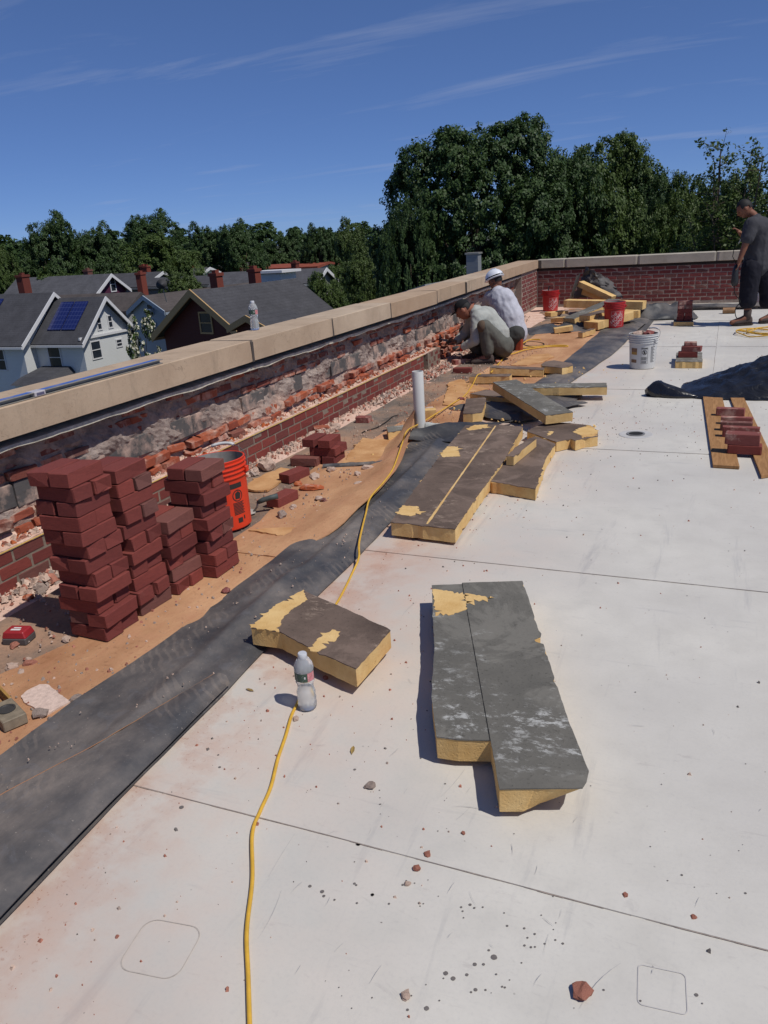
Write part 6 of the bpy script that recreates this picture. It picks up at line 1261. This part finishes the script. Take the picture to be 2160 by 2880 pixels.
# --- worker in the grey long sleeved shirt, squatting
def A3(x, y, d): return GY(c3(x, y), d)
PA = thing('person', 'worker in black cap and grey long-sleeved shirt squatting at the torn wall with a trowel', 'person', (-2.45, 9.1, 0))
loc = Vector(PA.location)
def L(v): return v-loc
pel = A3(690,835,9.30); lum = A3(655,720,9.28); che = A3(545,590,9.26); nec = A3(435,500,9.22); hd = A3(345,505,9.20)
shN = A3(480,570,9.08); elN = A3(450,790,8.98); wrN = A3(330,855,9.02); shF = A3(450,540,9.42); elF = A3(360,720,9.42); wrF = A3(270,800,9.30)
hiN = A3(700,845,9.18); knN = A3(540,660,8.98); anN = A3(570,940,9.02); toN = A3(450,985,8.98); hiF = A3(690,840,9.42); knF = A3(360,700,9.52); anF = A3(470,925,9.42); toF = A3(400,945,9.42)
J = {'pel':(L(pel),.12),'lum':(L(lum),.12),'che':(L(che),.125),'nec':(L(nec),.055),'hd':(L(hd),.06),'shN':(L(shN),.055),'elN':(L(elN),.040),'n_wrist':(L(wrN),.028),'shF':(L(shF),.055),'elF':(L(elF),.040),'f_wrist':(L(wrF),.028),'hiN':(L(hiN),.085),'knN':(L(knN),.055),'anN':(L(anN),.042),'toN':(L(toN),.035),'hiF':(L(hiF),.085),'knF':(L(knF),.055),'anF':(L(anF),.042),'toF':(L(toF),.035)}
E = [('pel','lum'),('lum','che'),('che','nec'),('nec','hd'),('che','shN'),('shN','elN'),('elN','n_wrist'),('che','shF'),('shF','elF'),('elF','f_wrist'),('pel','hiN'),('hiN','knN'),('knN','anN'),('anN','toN'),('pel','hiF'),('hiF','knF'),('knF','anF'),('anF','toF')]
hand_pts(J, E, 'n_', L(wrN), Vector((-1,.1,-.2)), Vector((0,0,1)), curl=.7); hand_pts(J, E, 'f_', L(wrF), Vector((-1,.1,-.1)), Vector((0,0,1)), curl=.7)
skin('body', J, E, 'pel', SKIN_M, PA)
skin('shirt', {'a':(L(pel)+Vector((-.04,0,.02)),.145),'b':(L(lum),.150),'c':(L(che),.155),'d':(L(nec)+(L(che)-L(nec))*.25,.085),'s':(L(shN),.085),'e':(L(elN),.062),'w':(L(wrN)+(L(elN)-L(wrN))*.15,.044),'t':(L(shF),.085),'f':(L(elF),.062),'v':(L(wrF)+(L(elF)-L(wrF))*.15,.044)}, [('a','b'),('b','c'),('c','d'),('c','s'),('s','e'),('e','w'),('c','t'),('t','f'),('f','v')], 'c', SH_GREYC, PA)
skin('trousers', {'p':(L(pel)+Vector((.01,0,-.01)),.152),'h':(L(hiN),.115),'k':(L(knN),.082),'a':(L(anN)+Vector((0,0,.06)),.068),'i':(L(hiF),.115),'l':(L(knF),.082),'b':(L(anF)+Vector((0,0,.06)),.068)}, [('p','h'),('h','k'),('k','a'),('p','i'),('i','l'),('l','b')], 'p', TROUSER, PA)
ell('knee_pad', L(knN)+Vector((-.02,-.05,.01)), (.055,.045,.07), KNEEP, PA); boot(PA, L(anN), L(toN), BOOT); boot(PA, L(anF), L(toF), BOOT)
fw = Vector((-.80,-.12,-.55)); ho, R = head(PA, L(hd), fw, Vector((-.5,0,.85)), SKIN_M)
ell('hair', (0,-.012,.016), (.078,.096,.108), HAIR, ho, None, lambda c: c.z < -.05 and c.y > -.3 or c.z < -.45 or (c.y > .45 and c.z < .5))
cap = ell('cap', (0,-.006,.030), (.083,.103,.100), BLACKC, ho, None, lambda c: c.z < .10); m = MB(); m.prism([(-.065,.06),(-.06,.11),(-.035,.15),(0,.165),(.035,.15),(.06,.11),(.065,.06)], .034, .042); m.build('cap_brim', BLACKC, ho)
for s, wr, d_ in ((0,wrN,Vector((-1,.1,-.2))),(1,wrF,Vector((-1,.1,-.1)))): ell('glove', L(wr)+d_.normalized()*.065, (.062,.04,.034), GLOVE, PA)
m = MB(); m.tube([L(wrN)+Vector((.012,0,-.004)), L(wrN)+Vector((-.012,0,-.001))], .040, 12); m.build('glove_cuff', simple('red_cuff', lin((190,52,40))), PA)
t0 = wrF+Vector((-.06,-.02,0)); TR2 = thing('trowel', 'brick trowel held by the squatting worker against the wall', 'trowel', t0, math.radians(60)); TR2.rotation_euler = (0.25,0,math.radians(80))
m = MB(); m.prism([(-.03,.03),(-.055,.07),(-.015,.16),(0,.185),(.015,.16),(.055,.07),(.03,.03)], .0, .003); m.build('blade', simple('worn_blade', lin((150,138,124)), .6), TR2); m = MB(); m.tube([(0,.04,.002),(0,.01,.03),(0,-.08,.03)], [.007,.012,.014], 8); m.build('handle', BROWNP, TR2, True)
# --- worker in the white helmet, kneeling, back turned
PB = thing('person', 'worker in white hard hat and light grey T-shirt kneeling with back turned', 'person', (-2.35, 10.2, 0)); loc = Vector(PB.location)
pel = A3(815,710,10.10); lum = A3(785,580,10.12); che = A3(705,420,10.18); nec = A3(650,310,10.24); hd = A3(640,235,10.28)
shN = A3(752,400,10.10); shF = A3(595,385,10.30); elF = A3(540,500,10.42); wrF = A3(450,620,10.5); elN = A3(690,540,10.50); wrN = A3(560,650,10.60)
hiN = A3(830,730,10.0); knN = A3(690,830,9.95); anN = A3(845,850,10.0); hiF = A3(790,720,10.25); knF = A3(650,800,10.4); anF = A3(800,830,10.35)
knN.z = max(knN.z,.07); anN.z = .11; knF.z = .07; anF.z = .09
J = {'pel':(L(pel),.12),'lum':(L(lum),.125),'che':(L(che),.13),'nec':(L(nec),.055),'hd':(L(hd),.06),'shN':(L(shN),.055),'elN':(L(elN),.042),'n_wrist':(L(wrN),.028),'shF':(L(shF),.055),'elF':(L(elF),.042),'f_wrist':(L(wrF),.028),'hiN':(L(hiN),.085),'knN':(L(knN),.055),'anN':(L(anN),.042),'hiF':(L(hiF),.085),'knF':(L(knF),.055),'anF':(L(anF),.042)}
E = [('pel','lum'),('lum','che'),('che','nec'),('nec','hd'),('che','shN'),('shN','elN'),('elN','n_wrist'),('che','shF'),('shF','elF'),('elF','f_wrist'),('pel','hiN'),('hiN','knN'),('knN','anN'),('pel','hiF'),('hiF','knF'),('knF','anF')]
hand_pts(J, E, 'n_', L(wrN), Vector((-1,.2,-.2)), Vector((0,0,1))); hand_pts(J, E, 'f_', L(wrF), Vector((-1,.2,-.2)), Vector((0,0,1)))
skin('body', J, E, 'pel', SKIN_D, PB)
skin('shirt', {'0':(L(pel)+Vector((.01,-.0,-.02)),.165),'a':(L(pel)+(L(lum)-L(pel))*.4,.165),'b':(L(lum),.172),'c':(L(che),.175),'d':(L(nec)+(L(che)-L(nec))*.3,.09),'s':(L(shN),.078),'e':(L(shN)+(L(elN)-L(shN))*.45,.070),'t':(L(shF),.085),'f':(L(shF)+(L(elF)-L(shF))*.75,.078)}, [('0','a'),('a','b'),('b','c'),('c','d'),('c','s'),('s','e'),('c','t'),('t','f')], 'c', SH_LIGHT, PB)
skin('trousers', {'p':(L(pel)+Vector((.0,0,-.03)),.150),'h':(L(hiN),.12),'k':(L(knN),.085),'a':(L(anN),.06),'i':(L(hiF),.12),'l':(L(knF),.085),'b':(L(anF),.06)}, [('p','h'),('h','k'),('k','a'),('p','i'),('i','l'),('l','b')], 'p', cloth('dark_grey_trousers', (64,64,62)), PB)
m = MB(); b0 = L(anN)+Vector((.03,-.02,0)); m.hexa([b0+Vector((-.05,-.045,-.10)), b0+Vector((.04,-.045,-.10)), b0+Vector((.04,.045,-.10)), b0+Vector((-.05,.045,-.10)), b0+Vector((-.03,-.042,.10)), b0+Vector((.05,-.042,.12)), b0+Vector((.05,.042,.12)), b0+Vector((-.03,.042,.10))]); o = m.build('boot', ORSOLE, PB, bevel=.015)
fw = Vector((-.75,.45,-.35)); ho, R = head(PB, L(hd), fw, Vector((-.25,.1,1)), SKIN_D)
ell('hair', (0,-.012,.016), (.078,.096,.108), HAIR, ho, None, lambda c: c.z < -.05 and c.y > -.3 or c.z < -.45 or (c.y > .45 and c.z < .5))
hm = ell('helmet', (0,-.004,.036), (.112,.135,.118), HELMET, ho, None, lambda c: c.z < .02); m = MB(); m.lathe([(.112,.030),(.122,.034),(.122,.040),(.110,.044)], 32); o = m.build('helmet_brim', HELMET, ho, True); o.scale = (1,1.18,1)
m = MB(); m.tube([(0,-.13,.045),(0,-.07,.14),(0,0,.158),(0,.07,.14),(0,.13,.045)], .008, 8); m.build('helmet_ridge', HELMET, ho, True)
# --- worker standing at the right
def C3(x, y, d): return GY(c4(x, y), d)
Yd = 12.45; PC = thing('person', 'worker in charcoal T-shirt and dark shorts standing with head bowed at the right edge', 'person', (.3, Yd, 0)); loc = Vector(PC.location)
ankN = C3(745,1850,Yd-.05); toeN = C3(520,1925,Yd-.12); knN = C3(765,1500,Yd-.05); hiN = C3(810,1120,Yd-.06); hiF = C3(960,1110,Yd+.12); knF = C3(1060,1500,Yd+.18); ankF = C3(1130,1840,Yd+.2); toeF = C3(950,1900,Yd+.12)
ankN.z = .11; toeN.z = .05; ankF.z = .11; toeF.z = .05
pel = C3(885,1040,Yd+.03); lum = C3(900,830,Yd+.03); che = C3(920,560,Yd+.03); nec = C3(830,340,Yd); hd = C3(705,255,Yd-.03)
shN = C3(810,480,Yd-.16); elN = C3(725,760,Yd-.22); wrN = C3(635,1000,Yd-.24); shF = C3(900,470,Yd+.22); elF = C3(760,730,Yd+.28); wrF = C3(655,620,Yd+.18)
J = {'pel':(L(pel),.13),'lum':(L(lum),.13),'che':(L(che),.135),'nec':(L(nec),.055),'hd':(L(hd),.06),'shN':(L(shN),.06),'elN':(L(elN),.047),'n_wrist':(L(wrN),.031),'shF':(L(shF),.06),'elF':(L(elF),.047),'f_wrist':(L(wrF),.031),'hiN':(L(hiN),.095),'knN':(L(knN),.062),'anN':(L(ankN),.044),'toN':(L(toeN),.035),'hiF':(L(hiF),.095),'knF':(L(knF),.062),'anF':(L(ankF),.044),'toF':(L(toeF),.035)}
E = [('pel','lum'),('lum','che'),('che','nec'),('nec','hd'),('che','shN'),('shN','elN'),('elN','n_wrist'),('che','shF'),('shF','elF'),('elF','f_wrist'),('pel','hiN'),('hiN','knN'),('knN','anN'),('anN','toN'),('pel','hiF'),('hiF','knF'),('knF','anF'),('anF','toF')]
hand_pts(J, E, 'n_', L(wrN), Vector((-.15,0,-1)), Vector((1,0,0)), curl=.6); hand_pts(J, E, 'f_', L(wrF), Vector((-.6,-.1,.6)), Vector((.5,0,.5)), curl=.7)
skin('body', J, E, 'pel', SKIN_D, PC)
skin('t_shirt', {'0':(L(pel)+Vector((0,0,-.03)),.178),'a':(L(pel)+(L(lum)-L(pel))*.35,.172),'b':(L(lum),.170),'c':(L(che),.178),'d':(L(nec)+(L(che)-L(nec))*.3,.088),'s':(L(shN),.100),'e':(L(shN)+(L(elN)-L(shN))*.75,.085),'t':(L(shF),.100),'f':(L(shF)+(L(elF)-L(shF))*.75,.085)}, [('0','a'),('a','b'),('b','c'),('c','d'),('c','s'),('s','e'),('c','t'),('t','f')], 'c', TEE, PC)
skin('shorts', {'p':(L(pel)+Vector((0,0,-.04)),.165),'h':(L(hiN),.135),'k':(L(knN),.118),'l':(L(knN)+Vector((0,0,-.10)),.118),'i':(L(hiF),.135),'m':(L(knF),.118),'n':(L(knF)+Vector((0,0,-.10)),.118)}, [('p','h'),('h','k'),('k','l'),('p','i'),('i','m'),('m','n')], 'p', DARKT, PC)
boot(PC, L(ankN), L(toeN), BOOT); boot(PC, L(ankF), L(toeF), BOOT)
fw = Vector((-.80,-.15,-.55)); ho, R = head(PC, L(hd), fw, Vector((-.45,0,.9)), SKIN_D)
ell('hair', (0,-.014,.020), (.080,.100,.112), HAIR, ho, None, lambda c: c.z < -.05 and c.y > -.3 or c.z < -.45 or (c.y > .62 and c.z < .45))
ph = C3(620,725,Yd+.08); m = MB(); m.bar((0,0,-.035),(.03,0,.04),.012,.012); o = m.build('marker', WHITE); o.location = ph; tag(o, 'small white marker in the raised hand of the standing worker', 'marker')
w0 = C3(550,1180,Yd-.2); tl = thing('power_tool', 'dark power tool with a hanging cord held low by the standing worker', 'power tool', (w0.x, w0.y, 0)); top = C3(590,1080,Yd-.22); bot = C3(555,1390,Yd-.22)
m = MB(); m.tube([Vector((top.x-w0.x,0,top.z)), Vector((top.x-w0.x-.01,0,top.z-.08)), Vector((bot.x-w0.x,0,bot.z+.05)), Vector((bot.x-w0.x,0,bot.z))], [.025,.04,.05,.035], 12); m.build('body', simple('tool_black', lin((40,42,46)), .5), tl, True)
cd = [C3(560,1500,Yd-.2)-w0, C3(640,1620,Yd-.2)-w0, C3(575,1720,Yd-.2)-w0, C3(570,1820,Yd-.2)-w0, C3(600,1880,Yd-.2)-w0]; m = MB(); z00 = w0.z
m.tube(smooth_path([Vector((bot.x-w0.x,0,bot.z+.02))]+[Vector((q.x,q.y,max(.01,q.z+z00))) for q in cd], 6), .006, 6); m.build('cord', BLACK, tl, True)
m = MB(); hi = C3(552,830,Yd-.2); m.tube([Vector((top.x-w0.x,0,top.z)), Vector((hi.x-w0.x-.01,0,(top.z+hi.z)/2)), Vector((hi.x-w0.x,0,hi.z))], .005, 6); m.build('strap', BLACK, tl, True)
